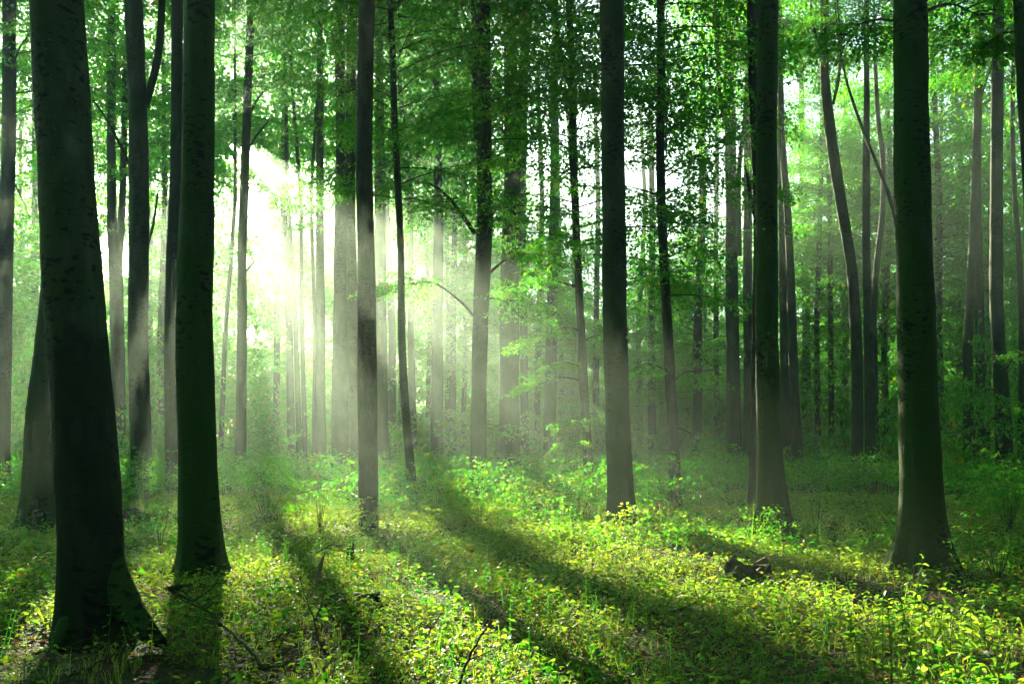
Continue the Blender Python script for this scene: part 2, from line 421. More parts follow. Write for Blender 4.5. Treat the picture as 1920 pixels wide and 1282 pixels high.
TREES = {}
def tree(key, label, d, pts, height=21.0, mat=None, flare=0.45, stems=(), crown=None, seed=None, name='beech_tree', lobes=5, sides=22, rough=0.03, cat='tree'):
    """pts: (px, py, width in px) from the top of the picture down; the last one stands on the ground"""
    rng = np.random.default_rng(seed if seed is not None else abs(hash(key)) % 1000 if False else sum(map(ord, key)) * 7)
    mat = mat or M_BARK
    pts = sorted(pts, key=lambda p: -p[1])
    P = np.array([at(px, py, d) for px, py, w in pts]); r = np.array([w * d / F / 2 for px, py, w in pts])
    bx, by = P[0, 0], d
    g0 = float(gz(bx, by))
    z = P[:, 2].copy(); x = P[:, 0].copy(); y = P[:, 1].copy()
    z[0] = g0
    keep = np.concatenate([[True], z[1:] > g0 + 0.1]); z, x, y, r = z[keep], x[keep], y[keep], r[keep]
    if z[-1] < height:
        lean = (x[-1] - x[-2]) / max(0.5, z[-1] - z[-2]) * 0.5
        zt = np.linspace(z[-1] + 0.6, height, 6)
        xt = x[-1] + lean * (zt - z[-1]) * 0.8; 
        rt = r[-1] * np.linspace(0.96, 0.3, 6)
        z = np.concatenate([z, zt]); x = np.concatenate([x, xt]); y = np.concatenate([y, np.full(6, d)]); r = np.concatenate([r, rt])
    root = link(name, None, loc=(bx, by, g0))
    tag(root, label, cat, TREE_GROUP)
    g = Geo(); g.add(*trunk_geo(rng, z - g0, x - bx, y - by, r, flare, lobes, rough, sides))
    link('trunk', g.mesh('trunk', [mat]), root)
    off = np.array([bx, by, g0])
    for st in stems:                      # forks and thick limbs drawn in the picture
        q = np.array([at(px, py, d + dd) for px, py, w, dd in st]) - off
        rr = np.array([w * (d + dd) / F / 2 for px, py, w, dd in st])
        t = np.linspace(0, 1, 14); ts = np.linspace(0, 1, len(q))
        q2 = np.stack([smooth1(np.interp(t, ts, q[:, c]), 3) for c in range(3)], 1); q2[0] = q[0]
        gg = Geo(); gg.add(*tube(q2, np.interp(t, ts, rr), 8, 0.03, rng))
        link('limb', gg.mesh('limb', [mat]), root)
    for me, z0, s, rz in (crown or []):
        xc = float(np.interp(z0, z - g0, x - bx))
        link('crown', me, root, (xc, 0, z0), rz, s)
    if 20 < d < 34 and not 330 < pts[0][0] < 700:
        link('crown', TOPS[int(d * 7) % 3], root, (float(np.interp(17.5, z - g0, x - bx)), 0, 17.5 + (d % 1.5)), d * 3, 1.35)
    TREES[key] = dict(root=root, d=d, off=off, mat=mat, rng=rng)
    return root

def leafy_branch(key, p0, p1, dd=(0, 0), sprays=9, nleaf=46, leaf=0.085, spl=0.8, sag=0.08, w=5, wide=0.8, n_side=4):
    """a bough from pixel p0 to p1 of tree `key`, with side twigs and flat sprays of leaves"""
    T = TREES[key]; rng = T['rng']; d = T['d']
    a = at(*p0, d + dd[0]) - T['off']; b = at(*p1, d + dd[1]) - T['off']
    t = np.linspace(0, 1, 9)[:, None]
    L = np.linalg.norm(b - a)
    P = a + (b - a) * t; P[:, 2] += sag * L * np.sin(np.pi * t[:, 0]) * 2; P += rng.normal(0, 0.012 * L, P.shape) * t
    g = Geo(); g.add(*tube(P, np.linspace(w * d / F / 2, 0.005, 9), 6), 0)
    az = math.atan2(b[1] - a[1], b[0] - a[0])
    tips = [(P, az)]
    for k in range(n_side):
        tk = rng.uniform(0.3, 0.9); s = np.array([np.interp(tk, t[:, 0], P[:, c]) for c in range(3)])
        az2 = az + rng.choice([-1, 1]) * rng.uniform(0.5, 1.1)
        Q = limb_curve(rng, s, az2, rng.uniform(-0.1, 0.3), wide * rng.uniform(0.5, 1.0) * min(2.0, L * 0.6), 0.2)
        g.add(*tube(Q, np.linspace(0.012, 0.003, len(Q)), 4), 0)
        tips.append((Q, az2))
    br = link('branch', g.mesh('branch', [M_TWIG if w < 9 else T['mat']]), T['root'])
    gl = Geo()
    tp = [spray(rng, nleaf, 1.0, leaf / spl) for _ in range(3)]
    for i in range(sprays):
        Q, az2 = tips[i % len(tips)]
        tk = rng.uniform(0.25, 1.0)
        s = np.array([np.interp(tk, np.linspace(0, 1, len(Q)), Q[:, c]) for c in range(3)])
        V, Fc = tp[i % 3]
        gl.add(*place(V, Fc, s[None], [az2 + rng.normal(0, 0.6)], [rng.normal(-0.1, 0.15)], [rng.normal(0, 0.2)], [spl * rng.uniform(0.7, 1.15)]))
    link('foliage', gl.mesh('foliage', [M_LEAF], smooth=False), br)

def T(i, z, s=1.0, rz=0.0): return (TOPS[i % 3], z, s, rz)
def M(i, z, s=1.0, rz=0.0): return (MIDS[i % 5], z, s, rz)
def FR(i, z, s=1.0, rz=0.0): return (FARS[i % 3], z, s, rz)

# near and middle trees, from the left edge of the photograph to the right
tree('edge_l', 'grey trunk at the very left edge, beside the thick scarred trunk', 26, [(17, 0, 24), (17, 250, 25), (11, 500, 25), (7, 750, 24), (6, 935, 26)], crown=[T(0, 13), M(1, 9.5, 1.0, 1)])
tree('big_l', 'thick foreground trunk with black bark scars and a mossy root spur', 7.7, [(103, 0, 97), (113, 150, 98), (124, 320, 101), (140, 600, 109), (151, 700, 108), (167, 900, 110), (174, 1030, 112), (175, 1120, 116), (176, 1205, 124)],
     mat=M_BARK_SCAR, flare=0.16, lobes=4, sides=40, crown=[T(1, 13.5, 1.1, 2)], seed=5)
tree('lean_l', 'dark trunk leaning in behind the thick scarred trunk', 16.4, [(112, 0, 44), (112, 400, 46), (98, 620, 52), (78, 780, 54), (70, 900, 55), (70, 1000, 62)], mat=M_BARK_MOSS, flare=0.6, crown=[T(2, 13, 1, 1.2)])
tree('fork_l', 'hazy two-stemmed trunk between the scarred trunk and the smooth leaning one', 36, [(210, 60, 15), (208, 250, 16), (210, 420, 17), (218, 520, 26), (221, 700, 25), (224, 905, 26)],
     stems=[[(220, 500, 18, 0), (229, 400, 14, 0), (233, 250, 12, 0), (236, 60, 10, 0)]], crown=[M(0, 12, 1.1), FR(0, 15, 0.8)])
tree('smooth_l', 'smooth trunk with a forking limb, lit by mist near its foot', 23.5, [(250, 0, 33), (258, 200, 34), (261, 400, 36), (259, 640, 37), (263, 800, 37), (269, 945, 40)],
     stems=[[(273, 200, 13, 0.1), (284, 160, 15, 0.2), (299, 100, 15, 0.3), (305, -20, 13, 0.4), (306, -160, 9, 0.4)],
            [(242, 308, 6, 0), (222, 265, 5, -0.3), (195, 215, 4, -0.5), (172, 185, 3, -0.7)],
            [(276, 462, 6, 0), (288, 420, 5, 0.2), (296, 360, 4, 0.4)]], crown=[T(0, 13, 1, 2.2)])
tree('behind_l', 'slimmer grey trunk half hidden behind the straight dark trunk', 25.5, [(333, 0, 21), (331, 300, 22), (324, 500, 27), (322, 640, 27), (323, 800, 27), (327, 938, 30)], crown=[T(1, 13, 1, 0.4)])
tree('straight_l', 'straight dark mossy trunk casting a long shadow across the herbs', 11.0, [(374, 0, 57), (371, 320, 60), (365, 640, 66), (369, 800, 69), (373, 950, 74), (376, 1030, 80), (377, 1090, 92)],
     mat=M_BARK_MOSS, flare=0.3, sides=32, crown=[T(2, 13, 1.1, 3)])
tree('thin_sun', 'slender grey trunk standing in front of the brightest sun glare', 38, [(472, 0, 14), (466, 120, 15), (463, 220, 16), (459, 330, 16), (453, 480, 17), (454, 640, 18), (452, 800, 20), (450, 895, 22)],
     stems=[[(466, 220, 5, 0), (480, 190, 5, 0), (500, 165, 3, 0)], [(460, 290, 4, 0), (480, 255, 4, 0), (505, 225, 3, 0)]], crown=[M(2, 14.0, 1.0, 0.5), FR(1, 17.5, 0.7)])
tree('post_mist', 'short-looking dark trunk in the mist beside the broad misty trunk', 38, [(600, 200, 13), (600, 480, 16), (601, 640, 17), (602, 800, 18), (603, 900, 22)], height=22, crown=[FR(2, 18, 0.7, 1)])
tree('broad_mist', 'broad misty trunk whose foot fades to dark green', 31, [(636, 0, 18), (638, 150, 20), (641, 300, 22), (640, 520, 29), (639, 700, 33), (639, 850, 35), (640, 915, 39)], crown=[FR(0, 16.5, 0.8, 2)])
tree('pale_mist', 'pale grey trunk tucked behind the black rough-barked trunk', 29, [(661, 0, 20), (658, 200, 20), (656, 350, 20), (661, 600, 20), (664, 780, 20), (667, 930, 23)], crown=[T(0, 13, 0.9, 1)])
tree('black_mid', 'black rough-barked trunk standing at the edge of the sunbeam', 15.8, [(688, 0, 30), (684, 150, 30), (682, 300, 31), (687, 500, 34), (689, 700, 36), (690, 850, 36), (691, 1000, 38)],
     mat=M_BARK_ROUGH, flare=0.12, rough=0.02, crown=[T(1, 13, 1, 1)])
tree('foot_mid', 'dim trunk foot just past the black rough-barked trunk', 39.5, [(712, 300, 20), (714, 600, 22), (716, 800, 24), (720, 895, 30)], crown=[FR(1, 18, 0.8)])
tree('wavy', 'thin wavy trunk bending out of the mist beside the black trunk', 21, [(731, 0, 11), (737, 120, 12), (739, 220, 12), (745, 330, 13), (752, 470, 13), (752, 600, 14), (755, 690, 15), (763, 800, 16), (770, 880, 17), (778, 950, 22)],
     height=16, rough=0.02, crown=[M(4, 6.6, 0.75, 1), M(2, 10.5, 0.8, 2)])
tree('mid_beam', 'tall trunk in mid picture fading into pale mist at its foot', 25.5, [(906, 0, 27), (906, 200, 28), (909, 350, 29), (908, 440, 30), (901, 600, 29), (899, 700, 29), (897, 850, 30), (892, 940, 34)],
     stems=[[(893, 260, 10, 0), (890, 160, 10, 0), (888, 60, 9, 0), (887, -60, 8, 0)]], crown=[M(0, 9.2, 0.95, 0.3)])
tree('fork_mid', 'wide trunk splitting into two stems behind the tall misty trunk', 31, [(957, -40, 24), (957, 100, 25), (958, 230, 26), (961, 330, 32), (957, 480, 35), (955, 640, 37), (955, 760, 38), (953, 920, 42)],
     stems=[[(966, 330, 20, 0), (976, 230, 18, 0), (982, 120, 18, 0), (991, 0, 16, 0), (995, -120, 14, 0)]], crown=[M(1, 10.2, 1.1, 2), M(3, 13.8, 1.1, 3)])
tree('fork_thin', 'thin trunk forking in a Y high up, with sunlit sprays at its foot', 26.5, [(1066, 0, 12), (1070, 80, 13), (1073, 160, 15), (1075, 300, 15), (1080, 420, 14), (1086, 560, 15), (1093, 700, 17), (1099, 800, 18), (1107, 930, 20)],
     stems=[[(1071, 165, 10, 0), (1055, 130, 10, 0), (1046, 80, 9, 0), (1039, 0, 9, 0), (1036, -100, 7, 0)]], height=17, crown=[M(2, 6.4, 1.0, 4), M(4, 10.6, 1.05, 1)])
tree('mid_r', 'thick smooth trunk with one sunlit edge right of the misty clearing', 16.7, [(1147, 0, 44), (1149, 300, 44), (1151, 500, 44), (1154, 640, 45), (1159, 800, 47), (1164, 910, 50), (1167, 990, 58)],
     flare=0.3, sides=28, crown=[T(1, 13, 1, 0.2)])
tree('wavy_r', 'thin dark curving trunk beside the thick smooth trunk', 21.8, [(1239, 0, 15), (1240, 130, 16), (1237, 260, 16), (1241, 420, 17), (1249, 560, 18), (1256, 700, 20), (1263, 820, 21), (1267, 960, 23)],
     mat=M_BARK_ROUGH, height=16, rough=0.02, crown=[M(3, 4.6, 0.85, 0), M(0, 8.4, 0.95, 5)])
tree('tall_r', 'tall grey trunk with a leaning double behind it', 38, [(1364, 0, 18), (1368, 200, 20), (1371, 400, 22), (1373, 600, 24), (1375, 750, 26), (1378, 895, 30)],
     stems=[[(1366, 260, 9, 0), (1350, 190, 8, -0.4), (1345, 90, 8, -0.6), (1338, -20, 7, -0.8)], [(1386, 480, 10, 0.5), (1384, 320, 10, 0.6), (1396, 230, 8, 0.6), (1402, 150, 6, 0.7)]], crown=[M(1, 12.6, 0.9, 1), FR(2, 15.5, 0.8, 2)])
tree('shade_r', 'straight shaded trunk between the tall grey one and the mossy one', 41, [(1402, 300, 16), (1402, 500, 17), (1403, 700, 18), (1404, 885, 22)], crown=[FR(0, 16, 0.9, 3)])
tree('dark_r', 'dark trunk hiding behind the left flank of the green mossy trunk', 21.9, [(1411, -20, 21), (1413, 150, 21), (1421, 300, 20), (1424, 450, 20), (1419, 640, 20), (1415, 800, 20), (1415, 960, 24)],
     mat=M_BARK_ROUGH, flare=0.2, stems=[[(1420, 420, 8, -0.2), (1409, 380, 8, -0.4), (1402, 335, 6, -0.5), (1397, 305, 2, -0.5)]], crown=[T(2, 13.5)])
tree('moss_r', 'green mossy trunk with a buttressed foot and roots in the shade', 15.0, [(1440, 0, 38), (1438, 150, 38), (1437, 300, 38), (1438, 500, 41), (1438, 640, 43), (1442, 800, 46), (1446, 910, 52), (1450, 960, 60), (1450, 1008, 72)],
     mat=M_BARK_MOSS, flare=0.42, lobes=6, sides=32, crown=[T(0, 13, 1, 2)])
tree('grey_pair', 'slim grey trunk right behind the green mossy trunk', 38, [(1462, 100, 12), (1464, 250, 13), (1467, 400, 15), (1470, 600, 17), (1473, 760, 18), (1475, 895, 20)], crown=[FR(1, 15, 0.8, 3)])
tree('grey_bent', 'grey trunk bowed slightly outward past the green mossy trunk', 36, [(1466, 260, 12), (1476, 380, 13), (1481, 480, 15), (1485, 620, 17), (1491, 760, 18), (1497, 900, 22)], crown=[FR(2, 14, 0.8, 1)])
tree('sway_r', 'tall trunk bending leftward at the top with a thin forking limb', 30, [(1545, -40, 15), (1545, 60, 16), (1546, 150, 17), (1553, 210, 20), (1564, 300, 20), (1580, 400, 20), (1597, 500, 20), (1605, 620, 21), (1608, 760, 22), (1606, 910, 25)],
     stems=[[(1562, 195, 6, 0), (1573, 150, 6, 0.1), (1579, 80, 5, 0.2), (1573, 40, 4, 0.2), (1568, -20, 4, 0.2)], [(1546, 110, 5, 0), (1526, 55, 5, 0), (1520, 20, 4, 0), (1525, -30, 4, 0)]], height=19, crown=[M(0, 15, 0.8)])
tree('post_r', 'straight dark trunk close behind the bending trunk', 33, [(1625, 40, 9), (1625, 200, 11), (1624, 350, 14), (1625, 500, 15), (1630, 700, 18), (1632, 905, 22)], height=19, crown=[M(2, 14.6, 0.9)])
tree('curve_r', 'pale curved stem rising beside the straight dark trunk', 37, [(1641, 120, 7), (1646, 220, 8), (1657, 310, 9), (1655, 400, 10), (1643, 500, 11), (1638, 620, 12), (1641, 750, 13), (1642, 890, 15)], height=19, crown=[M(4, 15, 0.8, 2)])
tree('slant_r', 'thin slanting stem leaning across behind the bending trunk', 29, [(1578, 120, 4), (1598, 190, 5), (1624, 260, 6), (1650, 320, 7), (1676, 390, 8), (1700, 520, 10), (1712, 700, 11), (1715, 900, 13)], height=14.5, crown=[M(1, 12.8, 0.5)])
tree('big_r', 'thick dark trunk with a mossy sunlit left edge and flared foot', 11.3, [(1707, 0, 60), (1709, 300, 62), (1713, 500, 64), (1718, 640, 70), (1723, 800, 72), (1729, 930, 76), (1733, 1010, 84), (1735, 1078, 100)],
     mat=M_BARK_MOSS, flare=0.42, lobes=5, sides=36, crown=[T(1, 13.2, 1.1, 4)])
tree('tall_far_r', 'slightly kinked grey trunk beyond the thick sunlit-edged trunk', 35, [(1838, 60, 14), (1832, 250, 15), (1826, 420, 16), (1820, 560, 17), (1814, 660, 18), (1816, 780, 18), (1817, 900, 22)],
     stems=[[(1831, 210, 4, 0), (1850, 150, 4, 0), (1870, 90, 3, 0)]], crown=[M(3, 14.5, 0.9), FR(0, 17, 0.8)])
tree('second_far_r', 'straight trunk close to the kinked grey trunk', 38, [(1833, 380, 14), (1836, 560, 16), (1838, 700, 17), (1838, 890, 19)], crown=[FR(1, 15, 0.8, 4)])
tree('thick_far_r', 'stout grey trunk near the right edge above dark leafy sprays', 30, [(1872, 40, 20), (1869, 250, 22), (1868, 400, 22), (1868, 560, 24), (1876, 700, 26), (1882, 800, 28), (1884, 915, 34)], crown=[M(0, 12.5, 0.9, 1), FR(2, 16, 0.8, 5)])
tree('bow_far_r', 'thin bowed trunk near the right edge beside the stout grey trunk', 33, [(1900, 120, 7), (1898, 250, 8), (1903, 380, 9), (1912, 480, 10), (1916, 600, 11), (1916, 900, 14)], height=18, crown=[M(4, 13.5, 0.8, 3)])
tree('edge_r', 'dark trunk cut by the right edge of the picture', 11, [(1921, 0, 40), (1930, 150, 42), (1942, 320, 44), (1956, 600, 50), (1965, 900, 56), (1970, 1100, 70)], crown=[T(2, 13, 1, 5)])

def root_spur(key, pts, w):
    T_ = TREES[key]; P = np.array([at(px, py, T_['d'] + dd) for px, py, dd in pts]) - T_['off']
    t = np.linspace(0, 1, 16); ts = np.linspace(0, 1, len(P))
    Q = np.stack([smooth1(np.interp(t, ts, P[:, c]), 5) for c in range(3)], 1)
    g = Geo(); g.add(*tube(Q, np.interp(t, np.linspace(0, 1, len(w)), w), 12, 0.02, T_['rng']))
    link('root', g.mesh('root', [M_BARK_MOSS]), T_['root'])
root_spur('big_l', [(190, 960, 0.05), (204, 1050, 0.0), (226, 1120, -0.08), (262, 1176, -0.2), (318, 1214, -0.3)], [0.03, 0.11, 0.125, 0.10, 0.03])
root_spur('big_l', [(165, 1040, 0.02), (145, 1130, -0.08), (122, 1190, -0.18), (92, 1228, -0.25)], [0.02, 0.09, 0.085, 0.03])
root_spur('big_r', [(1716, 930, 0.05), (1700, 1000, -0.03), (1686, 1050, -0.1), (1660, 1082, -0.18)], [0.02, 0.10, 0.10, 0.03])
root_spur('big_r', [(1745, 960, 0.0), (1768, 1030, -0.1), (1788, 1066, -0.2), (1815, 1088, -0.3)], [0.02, 0.10, 0.09, 0.03])
root_spur('moss_r', [(1440, 900, 0.02), (1424, 965, -0.08), (1408, 1002, -0.15), (1390, 1018, -0.2)], [0.02, 0.085, 0.08, 0.03])
root_spur('moss_r', [(1460, 910, 0.0), (1474, 968, -0.1), (1488, 1003, -0.18), (1516, 1018, -0.25)], [0.02, 0.09, 0.08, 0.03])

# the wood goes on behind the viewpoint
for i, (bx_, by_, w_) in enumerate([(-9.5, -4, 0.5), (-4.2, -6.5, 0.42), (0.8, -9, 0.55), (5.2, -5.5, 0.45), (10.5, -3, 0.5), (-11, 3.5, 0.45), (12, 4, 0.42), (-6, -14, 0.5), (6, -15, 0.5), (-14, -10, 0.5), (14, -11, 0.5)]):
    r_ = np.random.default_rng(70 + i)
    root_ = link('beech_tree', None, loc=(bx_, by_, float(gz(bx_, by_))))
    tag(root_, 'tall beech behind the viewpoint, %s of those rooted out of the picture' % ['first', 'second', 'third', 'fourth', 'fifth', 'sixth', 'seventh', 'eighth', 'ninth', 'tenth', 'eleventh'][i], 'tree', TREE_GROUP)
    g_ = Geo(); g_.add(*trunk_geo(r_, np.array([0, 5.0, 21]), np.array([0, 0.1, 0.3]), np.array([0, 0, 0.2]), np.array([w_ / 2, w_ / 2.2, w_ / 6]), 0.4))
    link('trunk', g_.mesh('trunk', [M_BARK]), root_)
    link('crown', TOPS[i % 3], root_, (0.1, 0, 12.5), i, 1.2)
    link('crown', MIDS[i % 5], root_, (0.1, 0, 3.0), i * 2, 1.5)

# boughs with leaves that the photograph shows
def B(*a, **k): leafy_branch(*a, **k)
B('pale_mist', (655, 300), (592, 395), (-0.3, -1.0), sprays=30, spl=0.75, w=5, wide=1.1, n_side=8, nleaf=50)
B('pale_mist', (655, 345), (600, 450), (-0.3, -0.6), sprays=22, spl=0.6, w=4, wide=0.9, n_side=6)
B('pale_mist', (660, 210), (640, 190), (-0.2, -0.9), sprays=8, spl=0.5, w=4, wide=0.6)
B('mid_beam', (890, 438), (775, 335), (0, -0.6), sprays=34, w=9, wide=1.2, n_side=8, nleaf=50)
B('mid_beam', (888, 592), (740, 545), (0, -0.6), sprays=30, w=5, sag=0.12, wide=0.9, n_side=7, nleaf=50)
B('mid_beam', (915, 515), (1005, 480), (0, -0.8), sprays=22, w=6, sag=0.08, wide=1.1, n_side=6)
B('mid_beam', (915, 430), (935, 385), (0, -0.4), sprays=10, w=8, wide=0.8)
B('mid_beam', (915, 560), (985, 610), (0, -0.9), sprays=20, w=4, wide=0.9, n_side=6)
B('fork_thin', (1086, 540), (960, 560), (0, -0.6), sprays=26, w=5, wide=1.0, n_side=7)
B('fork_thin', (1090, 620), (1000, 650), (0, -0.8), sprays=14, w=4, wide=0.8, n_side=4)
B('fork_thin', (1092, 690), (1035, 690), (0, -0.3), sprays=9, w=4, wide=0.5, spl=0.55)
B('fork_thin', (1095, 715), (975, 745), (0, -0.4), sprays=13, w=4, wide=0.45, spl=0.6)
B('fork_thin', (1097, 790), (1050, 800), (0, -0.5), sprays=14, w=4, wide=0.6, spl=0.6)
B('fork_thin', (1099, 830), (1055, 840), (0, -0.6), sprays=16, w=4, wide=0.6, spl=0.6)
B('fork_thin', (1102, 880), (1045, 915), (0, -0.7), sprays=18, w=4, wide=0.8, spl=0.6)
B('fork_thin', (1092, 640), (1150, 640), (0, 0.4), sprays=14, w=4, wide=0.8, spl=0.6)
B('fork_thin', (1098, 780), (1140, 785), (0, 0.4), sprays=12, w=4, wide=0.7, spl=0.6)
B('fork_thin', (1104, 890), (1135, 880), (0, 0.1), sprays=14, w=4, wide=0.7, spl=0.6)
B('fork_mid', (945, 800), (915, 820), (-1, -2), sprays=12, w=4, wide=0.9, spl=0.7)
B('wavy_r', (1262, 800), (1320, 850), (0, -0.6), sprays=9, w=4, wide=0.5, spl=0.6)
B('wavy_r', (1256, 700), (1190, 690), (0, 0.5), sprays=14, w=4, wide=0.9)
B('wavy_r', (1258, 720), (1310, 700), (0, 0.5), sprays=14, w=4, wide=0.9)
B('thick_far_r', (1878, 740), (1825, 752), (-0.3, -1.2), sprays=16, w=4, wide=1.0)
B('thick_far_r', (1884, 795), (1838, 808), (-0.3, -1.4), sprays=12, w=4, wide=0.9)
B('thick_far_r', (1888, 690), (1925, 660), (-0.3, -1.4), sprays=12, w=4, wide=0.9)
B('big_r', (1678, 40), (1568, 85), (0.2, 0.9), sprays=16, w=6, spl=0.5, leaf=0.07, wide=0.7, n_side=5)
B('big_r', (1738, 20), (1860, 62), (0.2, 0.8), sprays=22, w=7, spl=0.5, leaf=0.07, wide=0.8, n_side=6)
B('edge_r', (1905, 60), (1840, 95), (0.2, 0.6), sprays=12, w=5, spl=0.45, leaf=0.07, wide=0.5, n_side=4)
B('edge_l', (10, 330), (60, 420), (-0.2, 0.6), sprays=10, w=5, wide=0.9)
B('edge_l', (20, 130), (70, 60), (-0.2, -1), sprays=26, w=6, wide=1.2, n_side=7)
B('fork_l', (218, 470), (180, 400), (0, -0.6), sprays=16, w=5, wide=1.2, n_side=5)
B('thin_sun', (453, 520), (520, 470), (0, 0.4), sprays=5, w=4, wide=0.9)

# ------------------------------------------------------------------ trunks deeper in the wood
BACK = [  # px at the foot, width, distance, lean in px to the top of the trunk
    (66, 14, 46, 4, 0), (50, 9, 52, -6, 1), (97, 16, 39, 2, 2), (300, 14, 47, 10, 0), (288, 9, 55, -8, 1),
    (412, 9, 46, 25, 2), (518, 12, 62, -6, 2), (547, 14, 51, -8, 0), (562, 10, 46, -22, 1), (573, 9, 44, -12, 2), (588, 8, 40, 4, 0),
    (735, 15, 52, -2, 1), (752, 13, 58, 3, 2), (775, 14, 50, -4, 0), (800, 9, 60, 2, 1), (818, 22, 48, 6, 2), (838, 10, 60, 4, 0), (850, 12, 56, -3, 1), (868, 9, 60, 5, 2),
    (985, 15, 50, -4, 0), (1005, 12, 55, 2, 1), (1030, 22, 47, 5, 2), (1052, 11, 58, -2, 0), (1071, 10, 60, 4, 1), (1118, 12, 55, -3, 2),
    (1200, 10, 55, 2, 0), (1222, 14, 48, -6, 1), (1240, 8, 60, 3, 2), (1290, 9, 58, 4, 0), (1307, 18, 44, 6, 1), (1325, 7, 58, -4, 2), (1345, 11, 52, 2, 0),
    (1512, 16, 52, -4, 1), (1534, 11, 47, 2, 2), (1560, 11, 46, -3, 0), (1582, 14, 52, 3, 1), (1655, 10, 50, 4, 2), (1664, 12, 45, -4, 0),
    (1768, 15, 43, -6, 1), (1758, 8, 52, 2, 2), (1800, 12, 50, 3, 0), (1848, 14, 45, 4, 1), (1905, 12, 50, -4, 2)]
MARK = [(0, 'the left edge'), (160, 'the scarred foreground trunk'), (260, 'the smooth forking trunk'), (367, 'the straight dark trunk'), (453, 'the slender trunk in the glare'),
        (690, 'the black rough-barked trunk'), (897, 'the tall misty trunk'), (1158, 'the thick smooth trunk'), (1441, 'the green mossy trunk'), (1722, 'the thick sunlit-edged trunk'), (1920, 'the right edge')]
ORD = ['first', 'second', 'third', 'fourth', 'fifth', 'sixth', 'seventh', 'eighth', 'ninth', 'tenth', 'eleventh', 'twelfth']
cnt = {}
for i, (px, w, d, lean, v) in enumerate(sorted(BACK)):
    k = max(j for j, m in enumerate(MARK) if m[0] <= px)
    n = cnt.get(k, 0); cnt[k] = n + 1
    kind = 'slim' if w < 11 else 'middling' if w < 15 else 'stout'
    lab = '%s distant trunk, %s of those between %s and %s' % (kind, ORD[n], MARK[k][1].replace('the ', '', 1), MARK[k + 1][1].replace('the ', '', 1))
    r_ = np.random.default_rng(900 + i)
    yb = HZ + EYE * F / d
    pts = [(px + 1.6 * lean + r_.normal(0, 9), 150, w * 0.62), (px + lean + r_.normal(0, 6), 380, w * 0.8), (px + lean * 0.4 + r_.normal(0, 3), 620, w * 0.93), (px, yb, w * 1.15)]
    gap = 330 < px < 840
    cr = [FR(v, 20 if gap else 9.5 + r_.uniform(0, 4), 0.65 if gap else r_.uniform(0.85, 1.1), r_.uniform(0, 6))]
    if not gap: cr.append(M(i, r_.uniform(3.0, 7.0), r_.uniform(0.7, 1.15), r_.uniform(0, 6)))
    if px > 1450: cr.append(M(i + 2, r_.uniform(7.5, 10.5), r_.uniform(0.9, 1.2), r_.uniform(0, 6)))
    if px > 950 and (i % 3 or px < 1400): cr = cr[1:]
    elif px > 950: cr[0] = FR(v, 11 + r_.uniform(0, 4), r_.uniform(0.6, 0.85), r_.uniform(0, 6))
    tree('back%d' % i, lab, d, pts, height=22, sides=10, flare=0.25, crown=cr, seed=500 + i)

# ------------------------------------------------------------------ far wood: leaves and boughs that read as one mass
GAPS = [(5.3, -5.2, 0.9, 0.6), (2.0, -6.6, 0.6, 0.35), (6.7, -5.2, 1.0, 0.6), (5.7, -3.8, 1.0, 0.38), (1.9, -3.45, 0.5, 0.3), 
        (-1.9, -4.7, 0.5, 0.6), (8.7, -6.8, 1.2, 0.6), (1.85, -1.8, 0.85, 0.52), (4.5, -2.65, 0.65, 0.3), (5.2, -6.4, 0.6, 0.35), (7.9, -3.3, 0.5, 0.3), (4.8, -3.9, 0.6, 0.35), (3.2, -6.3, 0.45, 0.35)]
def in_gap(u, v, grow=1.0):
    g = np.zeros(len(u), bool)
    for a, b, ru, rv in GAPS:
        wob = 1 + 0.18 * np.sin(13 * u + 9 * v) + 0.28 * np.sin(7 * np.arctan2(v - b, u - a) + a * 5)
        g |= ((u - a) / ru) ** 2 + ((v - b) / rv) ** 2 < (grow * wob) ** 2
    return g

def window(P):
    """share of boughs kept: thinner where the low sun breaks through the wood"""
    u, v = sun_uv(P)
    k = np.ones(len(u))
    k[(u > -2.6) & (u < 10) & (v < -2.3) & (v > -7.6)] = 0.8
    k[(u > 15) & (u < 42) & (v > -1) & (v < 10)] = 0.3
    k[(P[:, 0] > 0.02 * P[:, 1]) & (P[:, 2] > 10.5)] *= 0.42
    k[(P[:, 0] > 0.02 * P[:, 1]) & (P[:, 0] < 0.30 * P[:, 1]) & (P[:, 2] > 12.5)] *= 0.35
    k[(P[:, 0] < -0.355 * P[:, 1]) & (P[:, 2] > 13)] *= 0.4
    return k

def open_gaps(V, Fc, rng):
    """leave out the leaves that would hang in the sun's way through a gap of the canopy"""
    Q = V.reshape(-1, 4, 3); c = Q.mean(1)
    u, v = sun_uv(c)
    keep = ~in_gap(u, v, 1.33) | (rng.random(len(u)) < 0.04)
    Q = Q[keep]
    return Q.reshape(-1, 3), np.arange(len(Q) * 4).reshape(-1, 4)

